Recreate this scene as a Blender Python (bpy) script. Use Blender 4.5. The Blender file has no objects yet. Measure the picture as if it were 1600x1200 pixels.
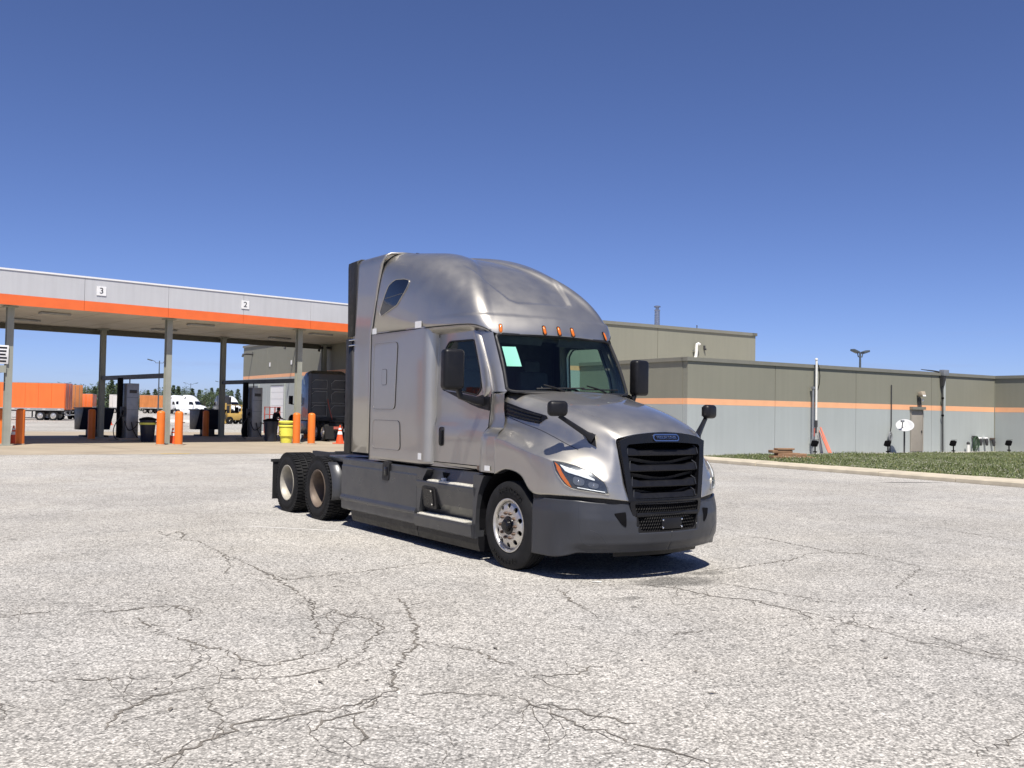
import bpy, bmesh, math, random
import numpy as np
from mathutils import Vector, Matrix
from mathutils.geometry import delaunay_2d_cdt
random.seed(7); RNG = np.random.default_rng(7)
R = math.radians
SC = bpy.context.scene
COL = SC.collection

# ------------------------------------------------------------------ camera
CAM_H = 1.793
cd = bpy.data.cameras.new('camera'); cam = bpy.data.objects.new('camera', cd); COL.objects.link(cam)
cam.location = (0, 0, CAM_H)
cd.sensor_width = 36.0; cd.lens = 36.0 * 1470.4 / 1600.0
cd.clip_start = 0.1; cd.clip_end = 6000
_p, _r = R(1.679), R(1.021)
_f = Vector((0, math.cos(_p), math.sin(_p))); _u = Vector((0, -math.sin(_p), math.cos(_p))); _x = Vector((1, 0, 0))
_x2 = _x * math.cos(_r) + _u * math.sin(_r); _u2 = -_x * math.sin(_r) + _u * math.cos(_r)
cam.rotation_euler = Matrix((_x2, _u2, -_f)).transposed().to_euler()
SC.camera = cam

# ------------------------------------------------------------------ sky, sun, exposure
SUN_DIR = Vector((0.0366, -0.478, 0.878)).normalized()          # towards the sun
SUN_EL = math.asin(SUN_DIR.z); SUN_AZ = math.atan2(SUN_DIR.x, SUN_DIR.y)
wd = bpy.data.worlds.new('World'); SC.world = wd; wd.use_nodes = True
nt = wd.node_tree; nt.nodes.clear()
wo = nt.nodes.new('ShaderNodeOutputWorld'); bg = nt.nodes.new('ShaderNodeBackground')
sky = nt.nodes.new('ShaderNodeTexSky'); sky.sky_type = 'NISHITA'; sky.sun_disc = False
sky.sun_elevation = SUN_EL; sky.sun_rotation = SUN_AZ
sky.altitude = 200; sky.air_density = 0.6; sky.dust_density = 0.5; sky.ozone_density = 6.0
tint = nt.nodes.new('ShaderNodeVectorMath'); tint.operation = 'MULTIPLY'; tint.inputs[1].default_value = (0.96, 0.905, 1.09)   # the phone's white balance
nt.links.new(sky.outputs[0], tint.inputs[0]); # a few faint cloud wisps low over the horizon
wtc = nt.nodes.new('ShaderNodeTexCoord'); wmp = nt.nodes.new('ShaderNodeMapping'); wmp.inputs['Scale'].default_value = (3.2, 3.2, 26); wmp.inputs['Location'].default_value = (.35, 0, .2)
nt.links.new(wtc.outputs['Generated'], wmp.inputs[0])
wnz = nt.nodes.new('ShaderNodeTexNoise'); wnz.inputs['Scale'].default_value = 2.4; wnz.inputs['Detail'].default_value = 7; wnz.inputs['Roughness'].default_value = .62; nt.links.new(wmp.outputs[0], wnz.inputs['Vector'])
wmr = nt.nodes.new('ShaderNodeMapRange'); wmr.inputs[1].default_value = .56; wmr.inputs[2].default_value = .76; wmr.inputs[3].default_value = 0; wmr.inputs[4].default_value = .30; nt.links.new(wnz.outputs['Fac'], wmr.inputs[0])
wsx = nt.nodes.new('ShaderNodeSeparateXYZ'); nt.links.new(wtc.outputs['Generated'], wsx.inputs[0])
wel = nt.nodes.new('ShaderNodeMapRange'); wel.inputs[1].default_value = .035; wel.inputs[2].default_value = .11; wel.inputs[3].default_value = 1; wel.inputs[4].default_value = 0; nt.links.new(wsx.outputs['Z'], wel.inputs[0])
wmm = nt.nodes.new('ShaderNodeMath'); wmm.operation = 'MULTIPLY'; nt.links.new(wmr.outputs[0], wmm.inputs[0]); nt.links.new(wel.outputs[0], wmm.inputs[1])
wmx = nt.nodes.new('ShaderNodeMix'); wmx.data_type = 'RGBA'; wmx.inputs[7].default_value = (3.0, 3.5, 5.4, 1)
nt.links.new(wmm.outputs[0], wmx.inputs[0]); nt.links.new(tint.outputs[0], wmx.inputs[6]); nt.links.new(wmx.outputs[2], bg.inputs[0]); bg.inputs[1].default_value = 0.088
nt.links.new(bg.outputs[0], wo.inputs[0])
sl = bpy.data.lights.new('sun', 'SUN'); sl.energy = 5.0; sl.angle = R(0.53); sl.color = (1.0, 0.945, 0.855)
sun = bpy.data.objects.new('sun', sl); COL.objects.link(sun)
sun.rotation_euler = SUN_DIR.to_track_quat('Z', 'Y').to_euler(); sun.location = SUN_DIR * 60
SC.view_settings.view_transform = 'Standard'; SC.view_settings.look = 'None'
SC.view_settings.exposure = 0.45; SC.view_settings.gamma = 1.0; SC.view_settings.use_curve_mapping = False
SC.render.engine = 'CYCLES'
SC.cycles.max_bounces = 8; SC.cycles.transparent_max_bounces = 12; SC.cycles.sample_clamp_indirect = 6
try:
    SC.cycles.use_denoising = True
except Exception:
    pass

# ------------------------------------------------------------------ materials
def srgb(r, g, b):
    def l(c):
        c /= 255.0
        return c / 12.92 if c <= 0.04045 else ((c + 0.055) / 1.055) ** 2.4
    return (l(r), l(g), l(b))

def nmat(name):
    m = bpy.data.materials.new(name); m.use_nodes = True
    t = m.node_tree; b = t.nodes['Principled BSDF']
    return m, t, b

def mat(name, col, rough=0.5, metal=0.0, coat=0.0, var=0.12, scale=6.0, bump=0.0, bscale=80.0, spec=None, emit=None, rvar=0.08, streak=0.0):
    """A Principled material with noise-driven wear in colour and roughness."""
    m, t, b = nmat(name)
    N = t.nodes.new; L = t.links.new
    tc = N('ShaderNodeTexCoord')
    n1 = N('ShaderNodeTexNoise'); n1.inputs['Scale'].default_value = scale; n1.inputs['Detail'].default_value = 6
    L(tc.outputs['Object'], n1.inputs['Vector'])
    mr = N('ShaderNodeMapRange'); mr.inputs[1].default_value = 0.25; mr.inputs[2].default_value = 0.75
    mr.inputs[3].default_value = 1 - var; mr.inputs[4].default_value = 1 + var
    L(n1.outputs['Fac'], mr.inputs[0])
    fac = mr.outputs[0]
    if streak:
        mp = N('ShaderNodeMapping'); mp.inputs['Scale'].default_value = (3.0, 3.0, 0.18)
        L(tc.outputs['Object'], mp.inputs[0])
        n3 = N('ShaderNodeTexNoise'); n3.inputs['Scale'].default_value = 1.6; n3.inputs['Detail'].default_value = 7
        L(mp.outputs[0], n3.inputs['Vector'])
        m3 = N('ShaderNodeMapRange'); m3.inputs[1].default_value = 0.3; m3.inputs[2].default_value = 0.7
        m3.inputs[3].default_value = 1 - streak; m3.inputs[4].default_value = 1 + streak
        L(n3.outputs['Fac'], m3.inputs[0])
        mm = N('ShaderNodeMath'); mm.operation = 'MULTIPLY'; L(fac, mm.inputs[0]); L(m3.outputs[0], mm.inputs[1]); fac = mm.outputs[0]
    vm = N('ShaderNodeVectorMath'); vm.operation = 'SCALE'; vm.inputs[0].default_value = col[:3]
    L(fac, vm.inputs['Scale']); L(vm.outputs[0], b.inputs['Base Color'])
    mr2 = N('ShaderNodeMapRange'); mr2.inputs[1].default_value = 0.3; mr2.inputs[2].default_value = 0.7
    mr2.inputs[3].default_value = max(0.02, rough - rvar); mr2.inputs[4].default_value = min(1, rough + rvar)
    n2 = N('ShaderNodeTexNoise'); n2.inputs['Scale'].default_value = scale * 2.3; n2.inputs['Detail'].default_value = 5
    L(tc.outputs['Object'], n2.inputs['Vector']); L(n2.outputs['Fac'], mr2.inputs[0]); L(mr2.outputs[0], b.inputs['Roughness'])
    b.inputs['Metallic'].default_value = metal
    b.inputs['Coat Weight'].default_value = coat; b.inputs['Coat Roughness'].default_value = 0.06
    if spec is not None: b.inputs['Specular IOR Level'].default_value = spec
    if bump:
        nb = N('ShaderNodeTexNoise'); nb.inputs['Scale'].default_value = bscale; nb.inputs['Detail'].default_value = 4
        L(tc.outputs['Object'], nb.inputs['Vector'])
        bp = N('ShaderNodeBump'); bp.inputs['Strength'].default_value = bump; bp.inputs['Distance'].default_value = 0.01
        L(nb.outputs['Fac'], bp.inputs['Height']); L(bp.outputs[0], b.inputs['Normal'])
    if emit:
        b.inputs['Emission Color'].default_value = (*emit[0], 1); b.inputs['Emission Strength'].default_value = emit[1]
    return m

def glass_mat(name, tint, rough=0.02, fres=1.45):
    m = bpy.data.materials.new(name); m.use_nodes = True; t = m.node_tree; t.nodes.clear()
    N = t.nodes.new; L = t.links.new
    o = N('ShaderNodeOutputMaterial'); mx = N('ShaderNodeMixShader')
    # Schlick reflectance from |N.I|, so thin panes behave the same from both sides
    g = N('ShaderNodeNewGeometry'); dt = N('ShaderNodeVectorMath'); dt.operation = 'DOT_PRODUCT'; L(g.outputs['Normal'], dt.inputs[0]); L(g.outputs['Incoming'], dt.inputs[1])
    def mth(op, a, b=None):
        n = N('ShaderNodeMath'); n.operation = op
        for i, q in enumerate((a, b)):
            if q is None: continue
            if isinstance(q, (int, float)): n.inputs[i].default_value = q
            else: L(q, n.inputs[i])
        return n.outputs[0]
    f0 = ((fres - 1) / (fres + 1)) ** 2 * 1.6
    frv = mth('ADD', mth('MULTIPLY', mth('POWER', mth('SUBTRACT', 1.0, mth('ABSOLUTE', dt.outputs['Value'])), 5.0), 1 - f0), f0)
    tr = N('ShaderNodeBsdfTransparent'); tr.inputs[0].default_value = (*tint, 1)
    gl = N('ShaderNodeBsdfGlossy'); gl.inputs['Roughness'].default_value = rough
    tc = N('ShaderNodeTexCoord'); nz = N('ShaderNodeTexNoise'); nz.inputs['Scale'].default_value = 3.0; nz.inputs['Detail'].default_value = 8
    L(tc.outputs['Object'], nz.inputs['Vector'])
    mr = N('ShaderNodeMapRange'); mr.inputs[1].default_value = 0.45; mr.inputs[2].default_value = 0.85; mr.inputs[3].default_value = rough; mr.inputs[4].default_value = rough + 0.10
    L(nz.outputs['Fac'], mr.inputs[0]); L(mr.outputs[0], gl.inputs['Roughness'])
    L(frv, mx.inputs[0]); L(tr.outputs[0], mx.inputs[1]); L(gl.outputs[0], mx.inputs[2]); L(mx.outputs[0], o.inputs[0])
    return m

M = {}
M['silver'] = mat('silver_metallic_paint', (0.455, 0.435, 0.395), 0.46, 0.97, 0.9, 0.03, 2.0, 0.0, 900, rvar=.03)
M['grey_plastic'] = mat('dark_grey_bumper_plastic', (0.034, 0.036, 0.042), 0.38, 0.0, 0.0, 0.15, 3.0, 0.05, 500, spec=.4)
M['skirt'] = mat('charcoal_skirt_paint', (0.046, 0.0475, 0.052), 0.35, 0.2, 0.2, 0.12, 3.0, 0.02, 300)
M['black_plastic'] = mat('black_grained_plastic', (0.008, 0.008, 0.0095), 0.42, 0.0, 0.0, 0.2, 8.0, 0.1, 500, spec=.3)
M['black_gloss'] = mat('black_gloss_plastic', (0.006, 0.006, 0.0075), 0.28, 0.0, 0.1, 0.15, 8.0, spec=.3)
M['rubber'] = mat('tyre_rubber', (0.012, 0.012, 0.0125), 0.75, 0.0, 0.0, 0.4, 5.0, 0.15, 160, spec=.25)
M['rubber_mark'] = mat('tyre_letter_rubber', (0.004, 0.004, 0.004), 0.5, 0.0, 0.0, 0.2, 5.0, spec=.3)
M['soft_black'] = mat('black_rubber_edge', (0.009, 0.009, 0.010), 0.6, 0.0, 0.0, 0.2, 5.0, 0.05, 200)
M['void'] = mat('near_black_parts_and_shade', (0.005, 0.005, 0.006), 0.85, 0.0, 0.0, 0.3, 5.0, spec=.08)  # near black for dark parts, and for shade painted into the tow slot
M['chassis'] = mat('dusty_black_chassis', (0.03, 0.03, 0.031), 0.6, 0.3, 0.0, 0.3, 5.0, 0.1, 100)
M['alloy'] = mat('polished_aluminium', (0.60, 0.58, 0.54), 0.42, 0.9, 0.0, 0.15, 12.0, 0.04, 120)
M['alloy_dull'] = mat('dull_stained_wheel_metal', (0.15, 0.115, 0.09), 0.6, 0.3, 0.0, 0.25, 9.0, 0.08, 120)
M['alloy_barrel'] = mat('dusty_wheel_barrel', (0.40, 0.375, 0.32), 0.55, 0.35, 0.0, 0.2, 9.0, 0.08, 120)
M['lug'] = mat('rusty_lug_nuts', (0.16, 0.115, 0.09), 0.5, 0.7, 0.0, 0.3, 30.0)
M['tread_plate'] = mat('aluminium_step_tread', (0.60, 0.58, 0.51), 0.5, 0.1, 0.0, 0.2, 20.0, 0.05, 90)
M['amber'] = mat('amber_lens', (0.58, 0.135, 0.008), 0.18, 0.0, 0.5, 0.1, 40.0)
M['chrome'] = mat('chrome', (0.75, 0.76, 0.78), 0.08, 1.0, 0.0, 0.03, 8.0)
M['reflector'] = mat('lamp_reflector', (0.20, 0.205, 0.21), 0.35, 0.7, 0.0, 0.03, 30.0)
M['lamp_dark'] = mat('lamp_housing_grey', (0.05, 0.055, 0.065), 0.25, 0.3, 0.3, 0.1, 12.0)
M['drl'] = mat('white_light_guide', (0.78, 0.80, 0.80), 0.2, 0.0, 0.4, 0.03, 12.0)
M['lens'] = glass_mat('clear_headlight_lens', (0.92, 0.94, 0.95), 0.01, 1.35)
M['glass'] = glass_mat('green_tinted_windshield', (0.66, 0.82, 0.77), 0.015, 1.36)
M['glass_side'] = glass_mat('green_tinted_side_glass', (0.55, 0.74, 0.70), 0.015, 1.33)
M['glass_dark'] = mat('dark_privacy_glass', (0.004, 0.005, 0.008), 0.06, 0.0, 0.5, 0.05, 6.0, rvar=0.02)
M['interior'] = mat('dark_cab_interior', (0.045, 0.045, 0.05), 0.7, 0.0, 0.0, 0.2, 6.0)
M['paper'] = mat('mint_green_paper', (0.52, 0.80, 0.71), 0.7, 0.0, 0.0, 0.03, 10.0)
M['white_sticker'] = mat('white_reflector_tape', (0.72, 0.72, 0.70), 0.4, 0.0, 0.2, 0.05, 20.0)
M['seam'] = mat('panel_gap_black', (0.006, 0.006, 0.007), 0.7, 0.0, 0.0, 0.1, 20.0)

# ------------------------------------------------------------------ scene helpers
def link(o, parent=None):
    COL.objects.link(o)
    if parent is not None: o.parent = parent
    return o

def tag(o, label=None, cat=None, group=None, kind=None):
    if label: o['label'] = label
    if cat: o['category'] = cat
    if group: o['group'] = group
    if kind: o['kind'] = kind
    return o

def thing(name, label, cat, loc=(0, 0, 0), rz=0.0, group=None):
    o = bpy.data.objects.new(name, None); o.empty_display_size = 0.3
    link(o); o.location = loc; o.rotation_euler = (0, 0, rz)
    return tag(o, label, cat, group)

def copy_tree(o, parent=None):
    c = o.copy(); COL.objects.link(c); c.parent = parent
    for ch in list(o.children): copy_tree(ch, c)
    return c

class MB:
    """Collects shapes into one mesh."""
    def __init__(s): s.v = []; s.f = []
    def add(s, v, f):
        k = len(s.v); s.v.extend([tuple(map(float, p)) for p in v]); s.f.extend([tuple(i + k for i in q) for q in f]); return s
    def box(s, c, d, rz=0.0, ry=0.0, rx=0.0):
        m = Matrix.Rotation(rz, 3, 'Z') @ Matrix.Rotation(ry, 3, 'Y') @ Matrix.Rotation(rx, 3, 'X')
        vs = []
        for sx in (-.5, .5):
            for sy in (-.5, .5):
                for sz in (-.5, .5):
                    vs.append(m @ Vector((sx * d[0], sy * d[1], sz * d[2])) + Vector(c))
        return s.add(vs, [(0, 1, 3, 2), (4, 6, 7, 5), (0, 4, 5, 1), (2, 3, 7, 6), (0, 2, 6, 4), (1, 5, 7, 3)])
    def hexa(s, p):  # 8 corners: bottom 4 ccw, top 4 ccw
        return s.add(p, [(3, 2, 1, 0), (4, 5, 6, 7), (0, 1, 5, 4), (1, 2, 6, 5), (2, 3, 7, 6), (3, 0, 4, 7)])
    def tube(s, path, r, seg=8, cap=True):
        P = [Vector(p) for p in path]; n = len(P)
        rs = r if isinstance(r, (list, tuple)) else [r] * n
        vs = []; fs = []; prev = None
        for i in range(n):
            d = (P[min(i + 1, n - 1)] - P[max(i - 1, 0)]).normalized()
            if prev is None:
                a = Vector((0, 0, 1)) if abs(d.z) < .9 else Vector((1, 0, 0))
                x = d.cross(a).normalized()
            else:
                x = (prev - d * prev.dot(d)); x = x.normalized() if x.length > 1e-6 else d.orthogonal().normalized()
            prev = x; y = d.cross(x)
            for k in range(seg):
                a = 2 * math.pi * k / seg
                vs.append(P[i] + (x * math.cos(a) + y * math.sin(a)) * rs[i])
        for i in range(n - 1):
            for k in range(seg):
                a = i * seg + k; b = i * seg + (k + 1) % seg
                fs.append((a, b, b + seg, a + seg))
        if cap:
            fs.append(tuple(reversed(range(seg)))); fs.append(tuple(range((n - 1) * seg, n * seg)))
        return s.add(vs, fs)
    def cyl(s, p0, p1, r0, r1=None, seg=16): return s.tube([p0, p1], [r0, r0 if r1 is None else r1], seg)
    def lathe(s, prof, seg=48, axis='Y', c=(0, 0, 0), close=False):
        """prof: list of (radius, along-axis)."""
        n = len(prof); vs = []; fs = []
        for (r, h) in prof:
            for k in range(seg):
                a = 2 * math.pi * k / seg
                if axis == 'Y': vs.append((c[0] + r * math.cos(a), c[1] + h, c[2] + r * math.sin(a)))
                elif axis == 'Z': vs.append((c[0] + r * math.cos(a), c[1] + r * math.sin(a), c[2] + h))
                else: vs.append((c[0] + h, c[1] + r * math.cos(a), c[2] + r * math.sin(a)))
        for i in range(n - 1 + (1 if close else 0)):
            i2 = (i + 1) % n
            for k in range(seg):
                k2 = (k + 1) % seg
                fs.append((i * seg + k, i * seg + k2, i2 * seg + k2, i2 * seg + k))
        return s.add(vs, fs)
    def prism(s, poly, f0, f1):
        """poly 2-D; f0/f1 map a 2-D point to the two end positions."""
        n = len(poly); vs = [f0(*p) for p in poly] + [f1(*p) for p in poly]
        fs = [tuple(range(n)), tuple(reversed(range(n, 2 * n)))]
        for i in range(n):
            j = (i + 1) % n; fs.append((i, i + n, j + n, j))
        return s.add(vs, fs)
    def strip(s, rowA, rowB):
        n = len(rowA); return s.add(list(rowA) + list(rowB), [(i, i + 1, n + i + 1, n + i) for i in range(n - 1)])
    def grid(s, G, wrap=False):
        n, m = len(G), len(G[0]); vs = [p for row in G for p in row]; fs = []
        for i in range(n - 1):
            for j in range(m - 1 + (1 if wrap else 0)):
                j2 = (j + 1) % m
                fs.append((i * m + j, i * m + j2, (i + 1) * m + j2, (i + 1) * m + j))
        return s.add(vs, fs)
    def ball(s, c, r, seg=12, rings=8):
        rr = r if isinstance(r, (tuple, list)) else (r, r, r)
        vs = [(c[0], c[1], c[2] - rr[2])]; fs = []
        for i in range(1, rings):
            p = -math.pi / 2 + math.pi * i / rings
            for k in range(seg):
                a = 2 * math.pi * k / seg
                vs.append((c[0] + rr[0] * math.cos(p) * math.cos(a), c[1] + rr[1] * math.cos(p) * math.sin(a), c[2] + rr[2] * math.sin(p)))
        vs.append((c[0], c[1], c[2] + rr[2])); T = len(vs) - 1
        for k in range(seg):
            k2 = (k + 1) % seg
            fs.append((0, 1 + k2, 1 + k)); fs.append((T, 1 + (rings - 2) * seg + k, 1 + (rings - 2) * seg + k2))
            for i in range(rings - 2):
                a = 1 + i * seg
                fs.append((a + k, a + k2, a + seg + k2, a + seg + k))
        return s.add(vs, fs)
    def mesh(s, name, m, smooth=False, bevel=0.0, bseg=2, angle=35, weld=False):
        me = bpy.data.meshes.new(name); me.from_pydata(s.v, [], s.f); me.update()
        bm = bmesh.new(); bm.from_mesh(me)
        if weld: bmesh.ops.remove_doubles(bm, verts=bm.verts, dist=1e-5)
        bmesh.ops.recalc_face_normals(bm, faces=bm.faces)
        if bevel:
            es = [e for e in bm.edges if len(e.link_faces) == 2 and e.calc_face_angle(0) > R(28)]
            bmesh.ops.bevel(bm, geom=es, offset=bevel, segments=bseg, affect='EDGES', profile=0.5, clamp_overlap=True)
        if smooth or bevel:
            for f in bm.faces: f.smooth = True
            for e in bm.edges:
                if len(e.link_faces) == 2 and e.calc_face_angle(0) > R(angle): e.smooth = False
        bm.to_mesh(me); bm.free()
        me.materials.append(M[m] if isinstance(m, str) else m)
        return me
    def build(s, name, m, parent=None, **k):
        o = bpy.data.objects.new(name, s.mesh(name, m, **k)); return link(o, parent)

def obj(name, me, parent=None, loc=(0, 0, 0), rz=0.0):
    o = bpy.data.objects.new(name, me); link(o, parent); o.location = loc; o.rotation_euler = (0, 0, rz); return o

def inside(p, poly):
    x, y = p; c = False; n = len(poly)
    for i in range(n):
        x1, y1 = poly[i]; x2, y2 = poly[(i + 1) % n]
        if (y1 > y) != (y2 > y) and x < (x2 - x1) * (y - y1) / (y2 - y1) + x1: c = not c
    return c

def rpoly(poly, r, n=5):
    """2-D polygon with rounded corners."""
    out = []; N = len(poly)
    for i in range(N):
        p = Vector(poly[i]); a = Vector(poly[i - 1]) - p; b = Vector(poly[(i + 1) % N]) - p
        rr = min(r, a.length * .45, b.length * .45); pa = p + a.normalized() * rr; pb = p + b.normalized() * rr
        for k in range(n + 1):
            t = k / n; q = pa * (1 - t) ** 2 + p * 2 * t * (1 - t) + pb * t * t
            out.append((q.x, q.y))
    return out

def sheet(mb, poly, fmap, holes=(), step=0.1, depth=0.02, back=False):
    """Triangulated sheet over a 2-D polygon; fmap(u, v, d) gives the point at depth d below the surface. Rim goes down by depth."""
    loops = [list(poly)] + [list(h) for h in holes]
    V = []; E = []
    for lp in loops:
        fine = []
        for i in range(len(lp)):
            a = Vector(lp[i]); b = Vector(lp[(i + 1) % len(lp)]); k = max(1, int((b - a).length / step + .5))
            for q in range(k): fine.append(tuple(a.lerp(b, q / k)))
        s0 = len(V); V += [Vector(p) for p in fine]
        E += [(s0 + i, s0 + (i + 1) % len(fine)) for i in range(len(fine))]
        lp[:] = fine
    xs = [p[0] for p in loops[0]]; ys = [p[1] for p in loops[0]]
    nb = len(V); B = np.array([tuple(p) for p in V])
    gx = np.arange(min(xs) + step * .5, max(xs), step); gy = np.arange(min(ys) + step * .5, max(ys), step)
    for x in gx:
        for y in gy:
            if ((B - (x, y)) ** 2).sum(1).min() > (.35 * step) ** 2 and inside((x, y), loops[0]): V.append(Vector((x, y)))
    rv, re_, rf, *_ = delaunay_2d_cdt(V, E, [], 0, 1e-7)
    fs = []
    for t in rf:
        c = sum((rv[i] for i in t), Vector((0, 0))) / len(t)
        if inside(c, loops[0]) and not any(inside(c, h) for h in loops[1:]): fs.append(tuple(t))
    mb.add([fmap(p.x, p.y, 0.0) for p in rv], fs)
    if back: mb.add([fmap(p.x, p.y, depth) for p in rv], [tuple(reversed(t)) for t in fs])
    if depth:
        for lp in loops:
            n = len(lp); top = [fmap(x, y, 0.0) for x, y in lp]; bot = [fmap(x, y, depth) for x, y in lp]
            mb.add(top + bot, [(i, (i + 1) % n, n + (i + 1) % n, n + i) for i in range(n)])
    return mb

def text_mesh(txt, size, depth, name, m):
    cu = bpy.data.curves.new(name, 'FONT'); cu.body = txt; cu.size = size; cu.extrude = depth; cu.align_x = 'CENTER'; cu.align_y = 'CENTER'
    o = bpy.data.objects.new(name, cu); COL.objects.link(o)
    dg = bpy.context.evaluated_depsgraph_get()
    me = bpy.data.meshes.new_from_object(o.evaluated_get(dg)); me.name = name
    bpy.data.objects.remove(o); bpy.data.curves.remove(cu)
    me.materials.clear(); me.materials.append(M[m] if isinstance(m, str) else m)
    return me
# ------------------------------------------------------------------ truck surfaces (x forward from the front axle, y to the truck's left, z up)
def _cr(P0, P1, P2, P3, t):
    t2 = t * t; t3 = t2 * t
    return 0.5 * (2 * P1 + (P2 - P0) * t + (2 * P0 - 5 * P1 + 4 * P2 - P3) * t2 + (3 * P1 - P0 - 3 * P2 + P3) * t3)

HOOD = np.array([
 [(-.20,0,2.052),(-.26,.4,2.05),(-.385,.74,2.042),(-.45,.90,2.015),(-.44,.985,1.92),(-.42,1.0,1.75),(-.39,1.04,1.62),(-.30,1.19,1.50),(-.30,1.215,1.46),(-.29,1.215,1.28),(-.29,1.215,1.06)],
 [(.05,0,2.00),(.03,.37,1.99),(-.02,.69,1.955),(-.05,.83,1.915),(-.05,.945,1.81),(-.05,.98,1.66),(-.05,1.04,1.565),(-.05,1.19,1.465),(-.05,1.215,1.425),(-.05,1.215,1.28),(-.05,1.215,1.13)],
 [(.30,0,1.95),(.29,.35,1.935),(.27,.65,1.90),(.25,.80,1.85),(.24,.915,1.74),(.24,.96,1.60),(.24,1.04,1.49),(.24,1.19,1.395),(.24,1.215,1.355),(.24,1.215,1.22),(.24,1.215,1.085)],
 [(.55,0,1.895),(.54,.34,1.88),(.52,.62,1.84),(.50,.775,1.785),(.49,.88,1.67),(.48,.935,1.53),(.47,1.035,1.43),(.46,1.18,1.345),(.46,1.205,1.30),(.46,1.21,1.1),(.46,1.21,.91)],
 [(.80,0,1.825),(.79,.33,1.81),(.76,.595,1.77),(.74,.74,1.72),(.74,.84,1.60),(.75,.90,1.44),(.75,1.0,1.345),(.74,1.135,1.28),(.745,1.155,1.235),(.75,1.165,1.06),(.75,1.165,.905)],
 [(1.02,0,1.745),(1.01,.33,1.73),(.97,.575,1.695),(.95,.70,1.65),(.97,.775,1.52),(1.0,.83,1.35),(1.01,.91,1.24),(1.0,1.01,1.16),(1.0,1.03,1.12),(1.0,1.04,1.02),(1.0,1.04,.90)],
 [(1.17,0,1.665),(1.16,.34,1.65),(1.12,.56,1.62),(1.11,.665,1.575),(1.15,.70,1.42),(1.19,.72,1.25),(1.205,.75,1.14),(1.21,.79,1.07),(1.21,.80,1.04),(1.21,.82,.97),(1.21,.82,.89)],
 [(1.265,0,1.60),(1.255,.35,1.58),(1.225,.55,1.545),(1.195,.645,1.505),(1.215,.63,1.37),(1.24,.61,1.22),(1.255,.60,1.13),(1.265,.59,1.06),(1.27,.585,1.03),(1.29,.565,.94),(1.305,.55,.86)],
], float)

def grid_eval(C, u, v, mirror0=True):
    n, m = C.shape[:2]
    u = min(max(u, 0), n - 1); v = min(max(v, 0), m - 1)
    i = min(int(u), n - 2); j = min(int(v), m - 2); a = u - i; b = v - j
    def P(ii, jj):
        if ii < 0: return 2 * P(0, jj) - P(1, jj)
        if ii > n - 1: return 2 * P(n - 1, jj) - P(n - 2, jj)
        if jj < 0:
            if mirror0: return C[ii, 1] * (1, -1, 1)
            return 2 * C[ii, 0] - C[ii, 1]
        if jj > m - 1: return 2 * C[ii, m - 1] - C[ii, m - 2]
        return C[ii, jj]
    rows = [_cr(P(i + k, j - 1), P(i + k, j), P(i + k, j + 1), P(i + k, j + 2), b) for k in (-1, 0, 1, 2)]
    return _cr(*rows, a)

def hood_S(u, v): return grid_eval(HOOD, u, v)        # right half has y mirrored later; here y >= 0

# roof fairing: rows of base x, y, z, ridge x, ridge z, fullness
CAP = np.array([
 (-3.58, 1.20, 2.88, -3.05, 4.065, 8.0),
 (-3.05, 1.20, 2.88, -3.0, 4.065, 5.6),
 (-2.55, 1.20, 2.88, -2.97, 4.06, 3.9),
 (-2.05, 1.19, 2.88, -2.95, 4.052, 2.8),
 (-1.60, 1.16, 2.88, -2.93, 4.04, 2.2),
 (-1.25, 1.12, 2.878, -2.92, 4.03, 1.87),
 (-1.02, 1.07, 2.865, -2.91, 4.025, 1.72),
 (-.88, 1.00, 2.82, -2.9, 4.02, 1.62),
 (-.80, .895, 2.755, -2.9, 4.02, 1.55),
 (-.76, .73, 2.752, -2.9, 4.02, 1.515),
 (-.715, .40, 2.762, -2.9, 4.02, 1.505),
 (-.69, 0, 2.765, -2.9, 4.02, 1.50)], float)
INSET = [(-1.0, 0), (-1.01, .40), (-1.08, .51), (-1.25, .57), (-1.45, .63), (-1.72, .70), (-2.1, .73), (-2.6, .68), (-3.0, .6), (-3.0, 0)]
def _sst(a, b, x):
    t = min(max((x - a) / (b - a), 0), 1); return t * t * (3 - 2 * t)
def _sd(p, poly):
    d = 1e9
    for i in range(len(poly) - 1):
        a = np.array(poly[i]); b = np.array(poly[i + 1])
        if a[1] == 0 and b[1] == 0: continue
        t = np.clip(np.dot(p - a, b - a) / np.dot(b - a, b - a), 0, 1)
        d = min(d, np.hypot(*(p - a - t * (b - a))))
    return d if inside((p[0], p[1] if p[1] > 1e-4 else 1e-4), poly) else -d
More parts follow.
